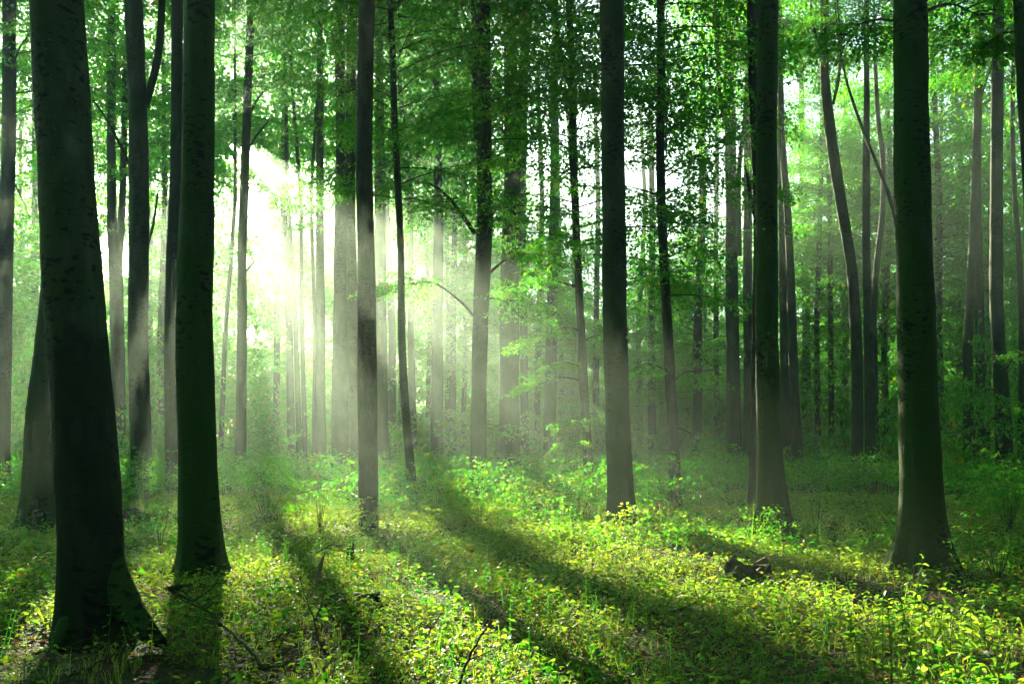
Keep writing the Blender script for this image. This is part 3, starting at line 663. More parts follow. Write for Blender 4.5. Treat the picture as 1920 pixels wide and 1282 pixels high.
def build_far_wood():
    rng = np.random.default_rng(77)
    g = Geo()
    def mass(nb, d0, d1, hmax, scale, leaf, hb=(1.25, 1.1), z0=0.0, xr=(-0.62, 0.62)):
        tp = [spray(rng, 46, 1.0, leaf, tilt=0.7) for _ in range(6)]
        d = rng.uniform(d0, d1, nb)
        x = rng.uniform(*xr, nb) * d
        z = z0 + hmax * rng.beta(*hb, nb)
        P = np.stack([x, d, z], 1)
        P = P[rng.random(nb) < window(P)]
        m = 3
        a = np.repeat(rng.uniform(0, 6.28, len(P)), m)
        pos = np.repeat(P, m, 0) + np.stack([np.cos(a), np.sin(a), 0 * a], 1) * rng.uniform(0, 0.9 * scale, len(a))[:, None] + rng.normal(0, 0.14 * scale, (len(a), 3))
        yaw = a + rng.normal(0, 0.7, len(a))
        k = rng.random(len(pos)) < window(pos)
        pos, yaw = pos[k], yaw[k]
        for w, t in enumerate(tp):
            q = slice(w, None, len(tp)); n = len(pos[q])
            g.add(*open_gaps(*place(t[0], t[1], pos[q], yaw[q], rng.normal(-0.1, 0.25, n), rng.normal(0, 0.4, n), scale * rng.uniform(0.75, 1.3, n)), rng), 0)
    mass(950, 50, 72, 25, 2.0, 0.12)
    mass(160, 46, 60, 8, 2.0, 0.12, (1, 1), z0=14, xr=(-0.24, -0.02))
    mass(70, 46, 62, 9.5, 2.0, 0.12, (1, 1), z0=13.5, xr=(-0.47, -0.29))
    mass(70, 47, 62, 8, 2.0, 0.12, (1, 1), z0=7, xr=(-0.32, -0.10))
    mass(430, 74, 102, 23, 4.0, 0.12, (1.4, 1.25))
    mass(60, 70, 100, 26, 3.6, 0.12, (2, 1.6))
    mass(190, 73, 90, 20, 2.6, 0.12, (1.3, 1.0), xr=(-0.36, -0.08))
    mass(40, 48, 60, 4, 1.6, 0.12, (1, 1), z0=16.5, xr=(-0.335, -0.30))
    mass(90, 46, 58, 8, 1.6, 0.12, (1, 1), z0=16, xr=(-0.31, -0.21))
    o = link('far_wood', g.mesh('far_wood', [M_LEAF], smooth=False))
    tag(o, 'distant mass of beech foliage closing the wood behind the trunks', 'foliage', kind='stuff')
    for a, w_ in ((62, 'left of'), (-62, 'right of'), (122, 'behind and left of'), (-122, 'behind and right of'), (180, 'straight behind')):
        o2 = link('far_wood', o.data, None, (0, 0, 0), math.radians(a), (0.9, 0.62, 1.0))
        tag(o2, 'beech foliage of the wood going on %s the viewpoint' % w_, 'foliage', kind='stuff')
    # thicket: low closed layer at the back, repeated in depth
    g = Geo()
    tp = [spray(rng, 40, 1.0, 0.13, tilt=0.7) for _ in range(6)]
    nb = 2250
    d = rng.uniform(44, 74, nb); x = rng.uniform(-0.66, 0.66, nb) * d
    z = (1.5 + 8.5 * (d - 44) / 30) * rng.random(nb) ** 1.25
    pos = np.stack([x, d, z], 1)
    for w, t in enumerate(tp):
        s = slice(w, None, len(tp)); n = len(pos[s])
        g.add(*place(t[0], t[1], pos[s], rng.uniform(0, 6.28, n), rng.normal(0.0, 0.3, n), rng.normal(0, 0.4, n), rng.uniform(1.1, 2.1, n)), 0)
    me = g.mesh('thicket', [M_LEAF], smooth=False)
    o = link('thicket', me)
    tag(o, 'dim low thicket between the most distant trunks', 'foliage', kind='stuff')
    for q, (dx, dy, sx, sz) in enumerate(((3, 14, -1.25, 1.6), (-5, 27, 1.4, 1.7), (2, 7, -1.1, 1.15), (15, 6, 0.5, 1.7), (30, 13, -0.6, 1.9), (9, 8, 0.26, 2.2))):
        o = link('thicket', me, None, (dx, dy, 0), 0.0, (sx, 1.0, sz))
        tag(o, ['dark leafy bank beyond the distant thicket', 'darkest foliage at the very back of the wood', 'shaded leaf layer mingling with the distant thicket', 'tall leafy thicket beyond the trunks right of centre', 'tall leafy thicket at the far right back of the wood', 'narrow tall thicket behind the thin dark curving trunk'][q], 'foliage', kind='stuff')
    for a, w_ in ((62, 'left of'), (-62, 'right of'), (122, 'behind and left of'), (-122, 'behind and right of'), (180, 'straight behind')):
        o2 = link('thicket', me, None, (0, 0, 0), math.radians(a), (0.9, 0.6, 1.3))
        tag(o2, 'low thicket of the wood going on %s the viewpoint' % w_, 'foliage', kind='stuff')
build_far_wood()

# ------------------------------------------------------------------ herbs, seedlings, grass, litter
def herb_rosette(rng, n=9, h=0.13, leaf=0.040, tpl=LEAF2):
    g = Geo()
    a = np.arange(n) * 2.4 + rng.normal(0, 0.3, n)
    r = rng.uniform(0.02, 0.10, n); hh = h * rng.uniform(0.35, 1.0, n)
    pos = np.stack([r * np.cos(a), r * np.sin(a), hh], 1)
    g.add(*place(*tpl, pos, a, rng.normal(0.0, 0.42, n), rng.normal(0, 0.45, n), leaf * rng.uniform(0.7, 1.35, n)))
    for i in range(0, n, 3):
        e = pos[i]; g.add([[0.003, 0, 0], [-0.003, 0, 0], e + [-0.001, 0, 0], e + [0.001, 0, 0]], [[0, 1, 2, 3]])
    return g.arrays()[:2]

def herb_tall(rng, h=0.45, pairs=5, leaf=0.07):
    g = Geo()
    zs = h * np.linspace(0.25, 1.0, pairs)
    bend = rng.normal(0, 0.06, 2)
    for i, z in enumerate(zs):
        c = np.array([bend[0] * (z / h) ** 2, bend[1] * (z / h) ** 2, z])
        a0 = i * 1.57 + rng.normal(0, 0.3)
        aa = np.array([a0, a0 + 3.14]) + rng.normal(0, 0.2, 2)
        s = leaf * (1.15 - 0.55 * z / h) * rng.uniform(0.8, 1.2, 2)
        g.add(*place(*LEAF2, np.repeat(c[None], 2, 0), aa, rng.normal(0.05, 0.25, 2), rng.normal(0, 0.2, 2), s))
    c = np.array([bend[0], bend[1], h])
    g.add([[0.004, 0, 0], [-0.004, 0, 0], c + [-0.002, 0, 0], c + [0.002, 0, 0]], [[0, 1, 2, 3]])
    g.add([[0, 0.004, 0], [0, -0.004, 0], c + [0, -0.002, 0], c + [0, 0.002, 0]], [[0, 1, 2, 3]])
    return g.arrays()[:2]

def seedling_tpl(rng, h=0.8, tiers=5, nleaf=9, leaf=0.075):
    g = Geo()
    for i in range(tiers):
        z = h * (0.35 + 0.65 * (i + rng.random() * 0.5) / tiers)
        a = i * 2.4 + rng.normal(0, 0.4)
        V, Fc = spray(rng, nleaf, 0.42, leaf, 0.3, 0.15)
        V2, F2 = place(V, Fc, np.array([[0, 0, z]]), [a], [rng.normal(0.15, 0.15)], [rng.normal(0, 0.2)], [rng.uniform(0.7, 1.15)])
        g.add(V2, F2)
    g.add([[0.005, 0, 0], [-0.005, 0, 0], [-0.002, 0, h], [0.002, 0, h]], [[0, 1, 2, 3]])
    return g.arrays()[:2]

def grass_tpl(rng, n=9, h=0.25):
    g = Geo()
    for i in range(n):
        a = rng.uniform(0, 6.28); l = h * rng.uniform(0.6, 1.2); k = rng.uniform(0.2, 0.75); w = 0.004
        dx, dy = math.cos(a), math.sin(a); sx, sy = -dy * w, dx * w
        b = np.array([rng.normal(0, 0.03), rng.normal(0, 0.03), 0])
        m = b + [dx * l * k * 0.35, dy * l * k * 0.35, l * 0.6]; e = b + [dx * l * k, dy * l * k, l * (1 - 0.35 * k)]
        g.add([b + [sx, sy, 0], b - [sx, sy, 0], m - [sx * .8, sy * .8, 0], m + [sx * .8, sy * .8, 0], e, e + [sx * .2, sy * .2, 0]],
              [[0, 1, 2, 3], [3, 2, 4, 5]])
    return g.arrays()[:2]

def noise2(x, y, s, ph=0.0):
    return (np.sin(s * x + 1.7 * np.sin(0.7 * s * y + ph) + ph) + np.sin(1.3 * s * y + 1.3 * np.sin(0.9 * s * x + 2 * ph)) + np.sin(0.8 * s * (x + y) + 3 * ph)) / 3

trunk_feet = np.array([[t['off'][0], t['off'][1]] for t in TREES.values()])
def clear_of_trunks(x, y, r=0.42):
    dm = np.min(np.hypot(x[:, None] - trunk_feet[None, :, 0], y[:, None] - trunk_feet[None, :, 1]), axis=1)
    return dm > r

def fan_points(rng, n, d0, d1, spread=0.60, power=1.0):
    """points on the ground over the viewed sector, even in area"""
    d = np.sqrt(rng.uniform(d0 * d0, d1 * d1, n)); x = rng.uniform(-1, 1, n) * (spread * d + 1.3) + rng.normal(0, 0.4, n)
    return x, d

def scatter(g, rng, tpls, x, y, smin, smax, tilt=0.12, m=0):
    ok = clear_of_trunks(x, y); x, y = x[ok], y[ok]
    z = gz(x, y) - 0.01
    pos = np.stack([x, y, z], 1)
    for w, t in enumerate(tpls):
        s = slice(w, None, len(tpls)); n = len(pos[s])
        if n: g.add(*place(t[0], t[1], pos[s], rng.uniform(0, 6.28, n), rng.normal(0, tilt, n), rng.normal(0, tilt, n), rng.uniform(smin, smax, n)), m)

def build_undergrowth():
    rng = np.random.default_rng(5)
    g = Geo()
    ros = [herb_rosette(rng) for _ in range(6)]
    ros1 = [herb_rosette(rng, tpl=LEAF1) for _ in range(6)]
    tall = [herb_tall(rng) for _ in range(5)]
    x, y = fan_points(rng, 12000, 3.6, 15.0); k = noise2(x, y, 1.4, 0.3) + 0.5 * noise2(x, y, 4.1, 1.9) > -0.62; k &= ~((x < -1.15) & (y < 8.2) & (rng.random(len(x)) < 0.65)); scatter(g, rng, ros, x[k], y[k], 0.6, 1.5)
    x, y = fan_points(rng, 2600, 4.5, 17.0); k = noise2(x, y, 0.8, 1.1) > 0.0; scatter(g, rng, tall, x[k], y[k], 0.35, 1.0, m=1)
    x, y = fan_points(rng, 2200, 4.0, 15.0); k = noise2(x, y, 1.1, 2.3) > 0.1; scatter(g, rng, ros, x[k], y[k], 0.9, 1.9, m=1)
    x, y = fan_points(rng, 10000, 14.0, 26.0); scatter(g, rng, ros1, x, y, 1.0, 1.9)
    x, y = fan_points(rng, 3500, 14.0, 26.0); k = noise2(x, y, 0.6, 2.1) > -0.1; scatter(g, rng, tall, x[k], y[k], 0.4, 1.0)
    o = link('herbs', g.mesh('herbs', [M_HERB, M_LEAF], smooth=False))
    tag(o, 'low leafy herbs carpeting the forest floor', 'herbs', kind='stuff')
    g = Geo()
    sd = [seedling_tpl(rng) for _ in range(7)]
    x, y = fan_points(rng, 900, 13.0, 20.0); k = noise2(x, y, 0.5, 0.7) > 0.25; scatter(g, rng, sd, x[k], y[k], 0.5, 0.9)
    x, y = fan_points(rng, 3000, 19.0, 32.0); k = noise2(x, y, 0.55, 1.7) > 0.0; scatter(g, rng, sd, x[k], y[k], 0.7, 1.65)
    x, y = fan_points(rng, 3200, 30.0, 58.0); scatter(g, rng, sd, x, y, 0.7, 1.35)
    o = link('undergrowth', g.mesh('undergrowth', [M_LEAF], smooth=False))
    tag(o, 'knee-high beech seedlings and shrubs filling the shade between the trunks', 'undergrowth', kind='stuff')
    g = Geo()
    gt = [grass_tpl(rng, h=0.19) for _ in range(5)]
    x, y = fan_points(rng, 2600, 4.5, 16.0); k = noise2(x, y, 0.9, 2.9) > 0.1; scatter(g, rng, gt, x[k], y[k], 0.5, 1.1)
    o = link('grass', g.mesh('grass', [M_GRASS], smooth=False))
    tag(o, 'thin woodland grass blades between the herbs', 'grass', kind='stuff')
    g = Geo()
    x, y = fan_points(rng, 14000, 4.0, 17.0)
    pos = np.stack([x, y, gz(x, y) + rng.uniform(0.004, 0.03, len(x))], 1); n = len(x)
    g.add(*place(*LEAF1, pos, rng.uniform(0, 6.28, n), rng.normal(0, 0.3, n), rng.normal(0, 0.35, n), rng.uniform(0.04, 0.085, n)))
    o = link('leaf_litter', g.mesh('leaf_litter', [M_LITTER], smooth=False))
    tag(o, 'brown fallen leaves lying on the forest floor', 'leaf litter', kind='stuff')
build_undergrowth()

# ------------------------------------------------------------------ single plants and dead wood
def on_ground(px, py):
    """where a pixel of the forest floor lies"""
    d = EYE * F / (py - HZ); x = (px - 960) / F * d
    return np.array([x, d, float(gz(x, d))])

def leaf_mesh(name, seed, mat, n=5, width=0.36, fold=0.10, curl=0.22, tooth=0.05):
    """ovate toothed leaf, length 1 along +x, folded along the midrib"""
    rng = np.random.default_rng(seed)
    t = np.linspace(0, 1, n + 1)
    w = width * np.sin(np.pi * t ** 0.75) ** 0.9 * (1 - 0.15 * t)
    w[0] = 0.02; w[-1] = 0.004
    z = -curl * t * t
    V = []; Fc = []
    for i in range(n + 1):
        k = w[i] + (tooth * (i % 2) if 0 < i < n else 0)
        V += [(t[i] - 0.03 * (i % 2), -k, z[i] + fold * k / width + rng.normal(0, 0.01)), (t[i], 0, z[i]), (t[i] - 0.03 * (i % 2), k, z[i] + fold * k / width + rng.normal(0, 0.01))]
    for i in range(n):
        a = 3 * i
        Fc += [(a, a + 3, a + 4, a + 1), (a + 1, a + 4, a + 5, a + 2)]
    g = Geo(); g.add(V, Fc)
    return g.mesh(name, [mat], smooth=False)

def island_free(name, refl, trans, mix=0.6, rough=0.45):
    """leaf material that varies by object, for leaves that are single objects"""
    m = leaf_mat(name, refl, trans, rough, mix, 0.3)
    nt = m.node_tree
    oi = nt.nodes.new('ShaderNodeObjectInfo')
    for n in nt.nodes:
        if n.type == 'VALTORGB': nt.links.new(oi.outputs['Random'], n.inputs[0])
    return m
M_NETTLE = island_free('nettle_leaf', [(0, (0.03, 0.10, 0.015)), (1, (0.05, 0.13, 0.015))], [(0, (0.28, 0.66, 0.03)), (0.7, (0.36, 0.72, 0.04)), (1, (0.48, 0.74, 0.05))], 0.6)
M_BROAD = island_free('broad_leaf', [(0, (0.02, 0.08, 0.025)), (1, (0.045, 0.11, 0.02))], [(0, (0.16, 0.50, 0.05)), (1, (0.36, 0.62, 0.04))], 0.5, 0.38)
NET = [leaf_mesh('leaf', 3 + i, M_NETTLE, 6, 0.30, 0.12, 0.3, 0.05) for i in range(3)]
BRO = [leaf_mesh('leaf', 13 + i, M_BROAD, 5, 0.40, 0.08, 0.2, 0.0) for i in range(3)]

def plant(name, label, group, p, h, nodes, leaf, meshes, rng, lean=0.1, start=0.3, cat='plant', per=2, droop=-0.15):
    root = link(name, None, loc=p, rz=0.0); tag(root, label, cat, group)
    t = np.linspace(0, 1, 7); dx, dy = rng.normal(0, lean * h, 2)
    P = np.stack([dx * t ** 1.6, dy * t ** 1.6, h * t], 1); P[0, 2] = -0.03
    g = Geo(); g.add(*tube(P, np.linspace(0.0055, 0.002, 7) * (0.6 + 0.5 * h), 5))
    link('stem', g.mesh('stem', [M_STEM]), root)
    a = rng.uniform(0, 6.28)
    for k in range(nodes):
        tk = start + (1 - start) * (k + 0.5) / nodes
        c = [float(np.interp(tk, t, P[:, q])) for q in range(3)]
        a += 1.57 + rng.normal(0, 0.25)
        for q in range(per):
            o = link('leaf', meshes[(k + q) % len(meshes)], root, c)
            o.rotation_mode = 'ZYX'
            s = leaf * (1.15 - 0.6 * tk) * rng.uniform(0.8, 1.2) * (1.0 if k < nodes - 1 else 0.8)
            o.rotation_euler = (rng.normal(0, 0.3), rng.normal(-droop - 0.25 * tk, 0.25), a + q * (6.2832 / per) + rng.normal(0, 0.2))
            o.scale = (s, s, s)
    return root

rng0 = np.random.default_rng(404)
NETTLES = [(1600, 6.6, 0.46), (1622, 5.9, 0.60), (1640, 6.9, 0.62), (1655, 6.2, 0.55), (1672, 6.0, 0.72), (1688, 7.1, 0.60), (1700, 6.4, 0.66), (1716, 5.8, 0.62), (1728, 6.8, 0.78),
           (1742, 6.1, 0.60), (1758, 7.0, 0.62), (1772, 6.5, 0.50), (1790, 6.0, 0.42), (1806, 6.6, 0.52), (1826, 6.2, 0.55), (1848, 6.9, 0.44), (1580, 5.9, 0.30), (1868, 6.3, 0.36)]
NETTLES.sort()
NORD = ['first', 'second', 'third', 'fourth', 'fifth', 'sixth', 'seventh', 'eighth', 'ninth', 'tenth', 'eleventh', 'twelfth', 'thirteenth', 'fourteenth', 'fifteenth', 'sixteenth', 'seventeenth', 'eighteenth']
for i, (px, d, h) in enumerate(NETTLES):
    x = (px - 960) / F * d
    kind = 'low' if h < 0.45 else 'waist-high' if h > 0.7 else 'knee-high'
    plant('nettle', '%s sunlit nettle, %s from the left in the bright clump below the thick trunk' % (kind, NORD[i]), 'nettles in the bright clump', (x, d, float(gz(x, d))), h, 9, 0.078, NET, rng0, 0.12, 0.18)

SEED = [(60, 1085, 0.42, 'bushy seedling at the foot of the leaning dark trunk'), (110, 1080, 0.50, 'tall leafy seedling beside the thick scarred trunk'), (140, 1108, 0.3, 'small seedling touching the scarred trunk'),
        (585, 1190, 0.26, 'low broad-leaved seedling around the forked dead sapling'), (640, 1178, 0.30, 'broad-leaved seedling in front of the long dark stump'), (690, 1165, 0.24, 'seedling with pale leaves over the end of the dark stump'),
        (560, 1128, 0.24, 'seedling below the hanging pale bark strip'), (700, 1272, 0.20, 'shaded broad-leaved seedling at the bottom between sunny patches'), (640, 1268, 0.16, 'low dark seedling at the bottom near the litter'),
        (45, 1275, 0.14, 'large round-leaved seedling in the bottom left corner'), (120, 1278, 0.13, 'dim seedling on brown litter below the scarred trunk'), (1780, 1245, 0.40, 'dark broad-leaved seedling behind the nettle clump'),
        (1815, 1238, 0.42, 'spreading dark seedling right of the nettle clump'), (1880, 1262, 0.30, 'sunlit seedling in the bottom right corner'), (1500, 1268, 0.22, 'bright seedling left of the nettle clump at the bottom'),
        (1400, 1278, 0.16, 'bright low seedling at the bottom edge below the stump'), (1120, 1262, 0.2, 'lone seedling at the bottom right of the fallen stick'), (860, 1215, 0.2, 'seedling with a yellow tip left of the leaning stick'),
        (1060, 1190, 0.22, 'sunlit seedling right of the leaning stick'), (1380, 1120, 0.2, 'seedling growing in front of the broken mossy stump'), (320, 1235, 0.14, 'pale small seedling by the root spur of the scarred trunk'),
        (410, 1270, 0.16, 'shaded seedling below the fallen dead branch'), (950, 1268, 0.18, 'low seedling beside the foot of the leaning stick'), (1250, 1240, 0.18, 'seedling under the curved fallen branch')]
for i, (px, py, h, lab) in enumerate(SEED):
    p = on_ground(px, py)
    plant('seedling', lab, 'broad-leaved seedlings on the floor', p, h, 4 if h < 0.3 else 6, 0.068, BRO, rng0, 0.15, 0.35, per=2 if i % 2 else 3, droop=-0.05)

def shrub(name, label, px, py, h, n, mat, leaf=0.07, spread=0.6, seed=1, tight=1.0):
    rng = np.random.default_rng(seed); p = on_ground(px, py)
    root = link(name, None, loc=p); tag(root, label, 'shrub', 'young shrubs')
    gl = Geo(); gs = Geo()
    tp = [spray(rng, 22, 0.5, leaf, 0.34) for _ in range(3)]
    for k in range(n):
        a = rng.uniform(0, 6.28); z = h * rng.uniform(0.25, 1.0); r = spread * h * rng.uniform(0.1, 0.6) * tight
        e = np.array([r * math.cos(a), r * math.sin(a), z])
        if k % 3 == 0:
            t = np.linspace(0, 1, 4)[:, None]; gs.add(*tube(np.array([0, 0, -0.03]) + (e + [0, 0, 0.03]) * t, np.linspace(0.008, 0.002, 4), 4))
        gl.add(*place(*tp[k % 3], e[None], [a + rng.normal(0, 0.5)], [rng.normal(0.1, 0.25)], [rng.normal(0, 0.3)], [rng.uniform(0.6, 1.1) * (0.4 + 0.6 * min(1, spread))]))
    link('stem', gs.mesh('stem', [M_TWIG]), root); link('foliage', gl.mesh('foliage', [mat], smooth=False), root)

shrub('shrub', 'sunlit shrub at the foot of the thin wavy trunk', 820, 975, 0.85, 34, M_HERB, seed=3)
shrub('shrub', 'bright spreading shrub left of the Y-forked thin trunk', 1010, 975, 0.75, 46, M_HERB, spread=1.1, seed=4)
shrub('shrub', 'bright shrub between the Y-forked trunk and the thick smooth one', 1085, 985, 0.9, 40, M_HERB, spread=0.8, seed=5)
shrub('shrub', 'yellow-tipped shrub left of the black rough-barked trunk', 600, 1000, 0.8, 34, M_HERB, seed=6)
shrub('shrub', 'leafy green shrub in front of the slender trunk in the glare', 500, 985, 1.0, 50, M_LEAF, spread=0.9, seed=7)
shrub('shrub', 'green shrub between the smooth forking trunk and the straight dark one', 300, 1030, 0.7, 36, M_LEAF, spread=0.8, seed=8)
shrub('shrub', 'slim upright young spruce-like shoot with a yellow tip past the green mossy trunk', 1532, 1010, 0.85, 16, M_HERB, leaf=0.05, spread=0.22, seed=9)
shrub('shrub', 'narrow bright green shoot right of the green mossy trunk', 1566, 1035, 0.5, 16, M_HERB, leaf=0.05, spread=0.25, seed=10)
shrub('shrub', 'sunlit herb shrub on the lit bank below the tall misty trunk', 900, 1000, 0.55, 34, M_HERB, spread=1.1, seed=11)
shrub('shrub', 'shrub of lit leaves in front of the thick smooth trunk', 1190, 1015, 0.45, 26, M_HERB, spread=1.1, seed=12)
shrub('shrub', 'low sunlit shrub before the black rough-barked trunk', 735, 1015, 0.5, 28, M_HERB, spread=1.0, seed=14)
shrub('shrub', 'dim shrub at the right edge beside the stout trunk', 1890, 1000, 0.9, 40, M_LEAF, spread=0.9, seed=13)
shrub('shrub', 'thin dark shrub right of the thick sunlit-edged trunk', 1870, 1105, 0.6, 26, M_LEAF, spread=0.6, seed=15)

def stump(name, label, px, py, r, h, seed, parts=True, squash=1.0, rz=0.0):
    rng = np.random.default_rng(seed); p = on_ground(px, py)
    root = link(name, None, loc=p, rz=rz); tag(root, label, 'stump')
    n = 26; th = np.arange(n) / n * 6.2832
    jag = h * (1 + 0.25 * np.sin(3 * th + rng.uniform(0, 6)) + rng.normal(0, 0.16, n))
    rings = []
    for f, k in ((-0.3, 1.45), (0.0, 1.32), (0.35, 1.08), (0.75, 1.0), (1.0, 0.97), (0.92, 0.80)):
        rr = r * k * (1 + 0.10 * np.cos(4 * th + seed) * (1.4 - max(0, f)) + rng.normal(0, 0.03, n))
        rings.append(np.stack([rr * np.cos(th), squash * rr * np.sin(th), f * jag], 1))
    V = np.concatenate(rings); m = len(rings)
    i = np.arange(m - 1)[:, None] * n; j = np.arange(n)[None]; k = (j + 1) % n
    g = Geo(); g.add(V, np.stack([i + j, i + k, i + n + k, i + n + j], -1).reshape(-1, 4))
    link('bark', g.mesh('bark', [M_DEAD]), root)
    top = rings[-1]; inner = top * [0.45, 0.45, 1] * [1, 1, 0.85] + [0, 0, 0]; inner[:, 2] += rng.normal(0, 0.08 * h, n)
    c = np.tile([[0, 0, float(np.mean(inner[:, 2]))]], (n, 1)) + inner * [0.02, 0.02, 0]
    g = Geo(); V = np.concatenate([top, inner, c]); i = np.arange(2)[:, None] * n
    g.add(V, np.stack([i + j, i + k, i + n + k, i + n + j], -1).reshape(-1, 4))
    link('broken_top', g.mesh('broken_top', [M_BARK_MOSS if seed % 2 else M_DEAD]), root)
    return root
stump('tree_stump', 'low broken mossy stump with a sunlit rim in the bright clearing', 1402, 1085, 0.26, 0.20, 20, rz=0.3)
stump('tree_stump', 'long dark low stump among herbs left of centre', 662, 1142, 0.27, 0.10, 22, squash=0.6)
stump('tree_stump', 'small dark stump between the nettles and the mossy stump', 1614, 1138, 0.085, 0.12, 23)
stump('tree_stump', 'thin broken brown stake stump near the black rough-barked trunk', 657, 1062, 0.045, 0.24, 24)
stump('tree_stump', 'small yellow-green mossy stake before the thick sunlit-edged trunk', 1717, 1098, 0.025, 0.22, 25)

def dead_branch(name, label, pts, w0, twigs=4, seed=1, mat=None, cat='branch', lift=0.05, tl=0.3):
    """pts: (px, py on the ground, height above ground)"""
    rng = np.random.default_rng(seed)
    P = np.array([on_ground(px, py) + [0, 0, h + lift] for px, py, h in pts])
    o0 = P[0].copy(); root = link(name, None, loc=o0); tag(root, label, cat)
    t = np.linspace(0, 1, 16); ts = np.linspace(0, 1, len(P))
    Q = np.stack([smooth1(np.interp(t, ts, P[:, c]), 3) for c in range(3)], 1) - o0
    Q += rng.normal(0, 0.008, Q.shape)
    g = Geo(); g.add(*tube(Q, np.linspace(w0, w0 * 0.3, 16), 7, 0.06, rng, cap=True))
    link('main_stick', g.mesh('main_stick', [mat or M_DEAD]), root)
    for k in range(twigs):
        s = Q[rng.integers(4, 15)]; dirn = (Q[-1] - Q[0]); L = tl * rng.uniform(0.5, 1.2)
        a = math.atan2(dirn[1], dirn[0]) + rng.choice([-1, 1]) * rng.uniform(0.4, 0.9)
        R = limb_curve(rng, s, a, rng.uniform(0.0, 0.5), L, rng.uniform(-0.1, 0.15), 6)
        g = Geo(); g.add(*tube(R, np.linspace(w0 * 0.45, w0 * 0.12, 6), 5))
        link('twig', g.mesh('twig', [mat or M_DEAD]), root)
dead_branch('fallen_branch', 'dark fallen branch with forking twigs below the straight dark trunk', [(500, 1270, 0.06), (450, 1240, 0.16), (400, 1210, 0.20), (350, 1180, 0.24)], 0.017, 7, 31, tl=0.5)
dead_branch('fallen_branch', 'thin arching stick lying right of the fallen dark branch', [(480, 1225, 0.02), (540, 1212, 0.09), (600, 1200, 0.08)], 0.009, 3, 32)
dead_branch('fallen_branch', 'curved fallen branch in the sunny grass near the bottom right of centre', [(1205, 1172, 0.02), (1255, 1168, 0.04), (1300, 1152, 0.06), (1345, 1125, 0.14)], 0.014, 4, 33)
dead_branch('fallen_branch', 'grey stick leaning out of the herbs at the bottom middle', [(855, 1300, 0.02), (885, 1285, 0.22), (915, 1275, 0.36), (940, 1268, 0.50)], 0.011, 1, 34, mat=M_TWIG)
dead_branch('fallen_branch', 'thin dark twig on the sunlit floor at the left edge', [(-20, 1100, 0.02), (40, 1085, 0.06), (95, 1072, 0.08)], 0.012, 4, 35)
dead_branch('fallen_branch', 'pale fallen pole between the scarred trunk and the straight dark trunk', [(225, 1038, 0.06), (280, 1046, 0.05), (345, 1058, 0.03)], 0.035, 1, 36)
dead_branch('fallen_branch', 'short mossy log with a sunlit top before the straight dark trunk', [(318, 1126, 0.02), (360, 1122, 0.03), (400, 1120, 0.03)], 0.045, 0, 37)
dead_branch('fallen_branch', 'thin twig bent over the litter beside the brown stake stump', [(590, 1068, 0.12), (620, 1066, 0.24), (655, 1062, 0.18)], 0.009, 2, 38)
dead_branch('fallen_branch', 'grey root-like stick at the shaded foot of the green mossy trunk', [(1470, 1010, 0.04), (1500, 1018, 0.06), (1545, 1030, 0.02)], 0.03, 1, 39)
dead_branch('fallen_branch', 'small stick on brown litter under the scarred trunk', [(60, 1240, 0.02), (110, 1228, 0.03), (160, 1232, 0.02)], 0.012, 2, 40)
dead_branch('fallen_branch', 'long thin stick lying over litter at the bottom left', [(130, 1290, 0.02), (190, 1262, 0.04), (240, 1240, 0.05)], 0.010, 2, 41)
dead_branch('fallen_branch', 'dark twig fan at the bottom left of the forked dead sapling', [(400, 1300, 0.03), (450, 1275, 0.06), (520, 1262, 0.08), (560, 1268, 0.05)], 0.012, 6, 42, tl=0.4)

def dead_sapling():
    p = on_ground(614, 1225); rng = np.random.default_rng(8)
    root = link('dead_sapling', None, loc=p); tag(root, 'bare forked dead sapling standing over the seedlings', 'sapling')
    d = p[1]
    def line(pp, w, nm):
        Q = np.array([at(px, py, d + dd) for px, py, dd in pp]) - p
        t = np.linspace(0, 1, 10); ts = np.linspace(0, 1, len(Q)); Q = np.stack([np.interp(t, ts, Q[:, c]) for c in range(3)], 1) + rng.normal(0, 0.003, (10, 3))
        g = Geo(); g.add(*tube(Q, np.linspace(w, w * 0.4, 10), 6)); link(nm, g.mesh(nm, [M_TWIG]), root)
    line([(614, 1228, 0), (594, 1195, 0), (590, 1162, 0)], 0.012, 'stem')
    line([(590, 1164, 0), (578, 1130, 0), (560, 1085, 0.1)], 0.007, 'twig')
    line([(590, 1164, 0), (600, 1140, 0), (606, 1118, -0.1), (610, 1085, -0.1)], 0.007, 'twig')
    line([(578, 1130, 0), (570, 1122, 0.1), (552, 1112, 0.15)], 0.004, 'twig')
dead_sapling()

def bark_strip():
    p = on_ground(592, 1118); d = p[1]
    root = link('bark_strip', None, loc=p); tag(root, 'pale dry strip of bark standing on end among the herbs', 'bark strip')
    t = np.linspace(0, 1, 10)
    cx = np.interp(t, [0, 0.3, 0.7, 1], [592, 592, 601, 609]); cyy = np.interp(t, [0, 1], [1112, 1034])
    C0 = np.array([at(a, b, d) for a, b in zip(cx, cyy)]) - p
    w = 0.026 * np.sin(np.pi * np.clip(0.3 + 0.7 * t, 0, 1)) ** 0.7 + 0.003
    g = Geo(); V = []; Fc = []
    for i in range(10):
        V += [C0[i] + [-w[i], 0.012, 0], C0[i] + [0, -0.012, 0], C0[i] + [w[i], 0.012, 0], C0[i] + [w[i], 0.018, 0], C0[i] + [0, -0.004, 0], C0[i] + [-w[i], 0.018, 0]]
    for i in range(9):
        for k in range(6): Fc.append((6 * i + k, 6 * i + (k + 1) % 6, 6 * i + 6 + (k + 1) % 6, 6 * i + 6 + k))
    g.add(V, Fc); link('strip', g.mesh('strip', [M_STRAW]), root)
bark_strip()

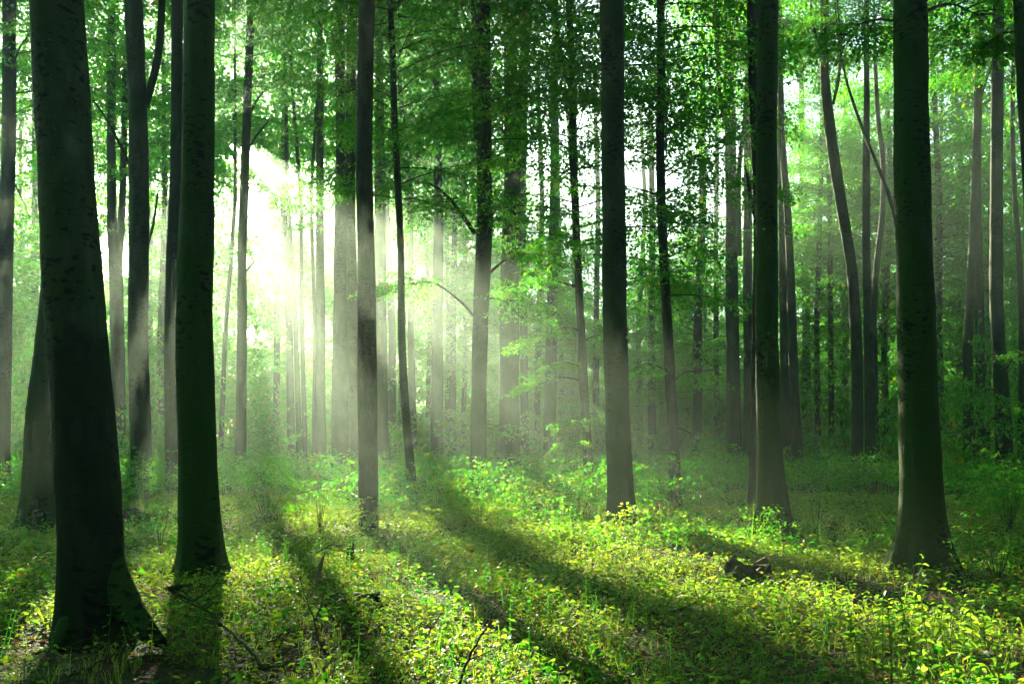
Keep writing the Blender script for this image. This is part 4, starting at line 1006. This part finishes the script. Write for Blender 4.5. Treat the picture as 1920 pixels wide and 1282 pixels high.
def root_plate():
    p = on_ground(245, 985); rng = np.random.default_rng(9)
    root = link('root_heap', None, loc=p); tag(root, 'brown heap of torn roots by the foot of the smooth forking trunk', 'roots')
    n = 14; g = Geo()
    th = np.linspace(0, 2 * np.pi, n, endpoint=False)
    rings = [np.stack([(0.40 * c + rng.normal(0, 0.03, n)) * np.cos(th), (0.25 * c + rng.normal(0, 0.03, n)) * np.sin(th), np.full(n, z) + rng.normal(0, 0.03, n)], 1) for c, z in ((1.1, -0.1), (1.0, 0.08), (0.75, 0.24), (0.4, 0.34), (0.02, 0.36))]
    i = np.arange(4)[:, None] * n; j = np.arange(n)[None]; k = (j + 1) % n
    g.add(np.concatenate(rings), np.stack([i + j, i + k, i + n + k, i + n + j], -1).reshape(-1, 4)); link('earth', g.mesh('earth', [M_DEAD]), root)
    for q in range(12):
        a = rng.uniform(0, 6.28); P = limb_curve(rng, np.array([0.2 * math.cos(a), 0.12 * math.sin(a), rng.uniform(0.1, 0.3)]), a, rng.uniform(0.2, 1.0), rng.uniform(0.25, 0.5), rng.uniform(0.3, 1.0), 7)
        gg = Geo(); gg.add(*tube(P, np.linspace(0.018, 0.004, 7), 5)); link('root', gg.mesh('root', [M_DEAD]), root)
root_plate()

# ------------------------------------------------------------------ haze
def build_haze():
    x0, x1, y0, y1, z0, z1 = -96, 96, -93, 114, -5, 31.5
    V = [(x0, y0, z0), (x1, y0, z0), (x1, y1, z0), (x0, y1, z0), (x0, y0, z1), (x1, y0, z1), (x1, y1, z1), (x0, y1, z1)]
    Fc = [(3, 2, 1, 0), (4, 5, 6, 7), (0, 1, 5, 4), (1, 2, 6, 5), (2, 3, 7, 6), (3, 0, 4, 7)]
    m, nt, out = new_mat('morning_haze')
    v = nt.nodes.new('ShaderNodeVolumePrincipled')
    v.inputs['Color'].default_value = (0.76, 1.0, 0.83, 1)
    v.inputs['Density'].default_value = HAZE_DENSITY
    v.inputs['Anisotropy'].default_value = HAZE_G
    nt.links.new(v.outputs[0], out.inputs['Volume'])
    g = Geo(); g.add(V, Fc)
    o = link('haze', g.mesh('haze', [m], smooth=False))
    tag(o, 'thin morning haze filling the wood', 'haze', kind='stuff')
build_haze()
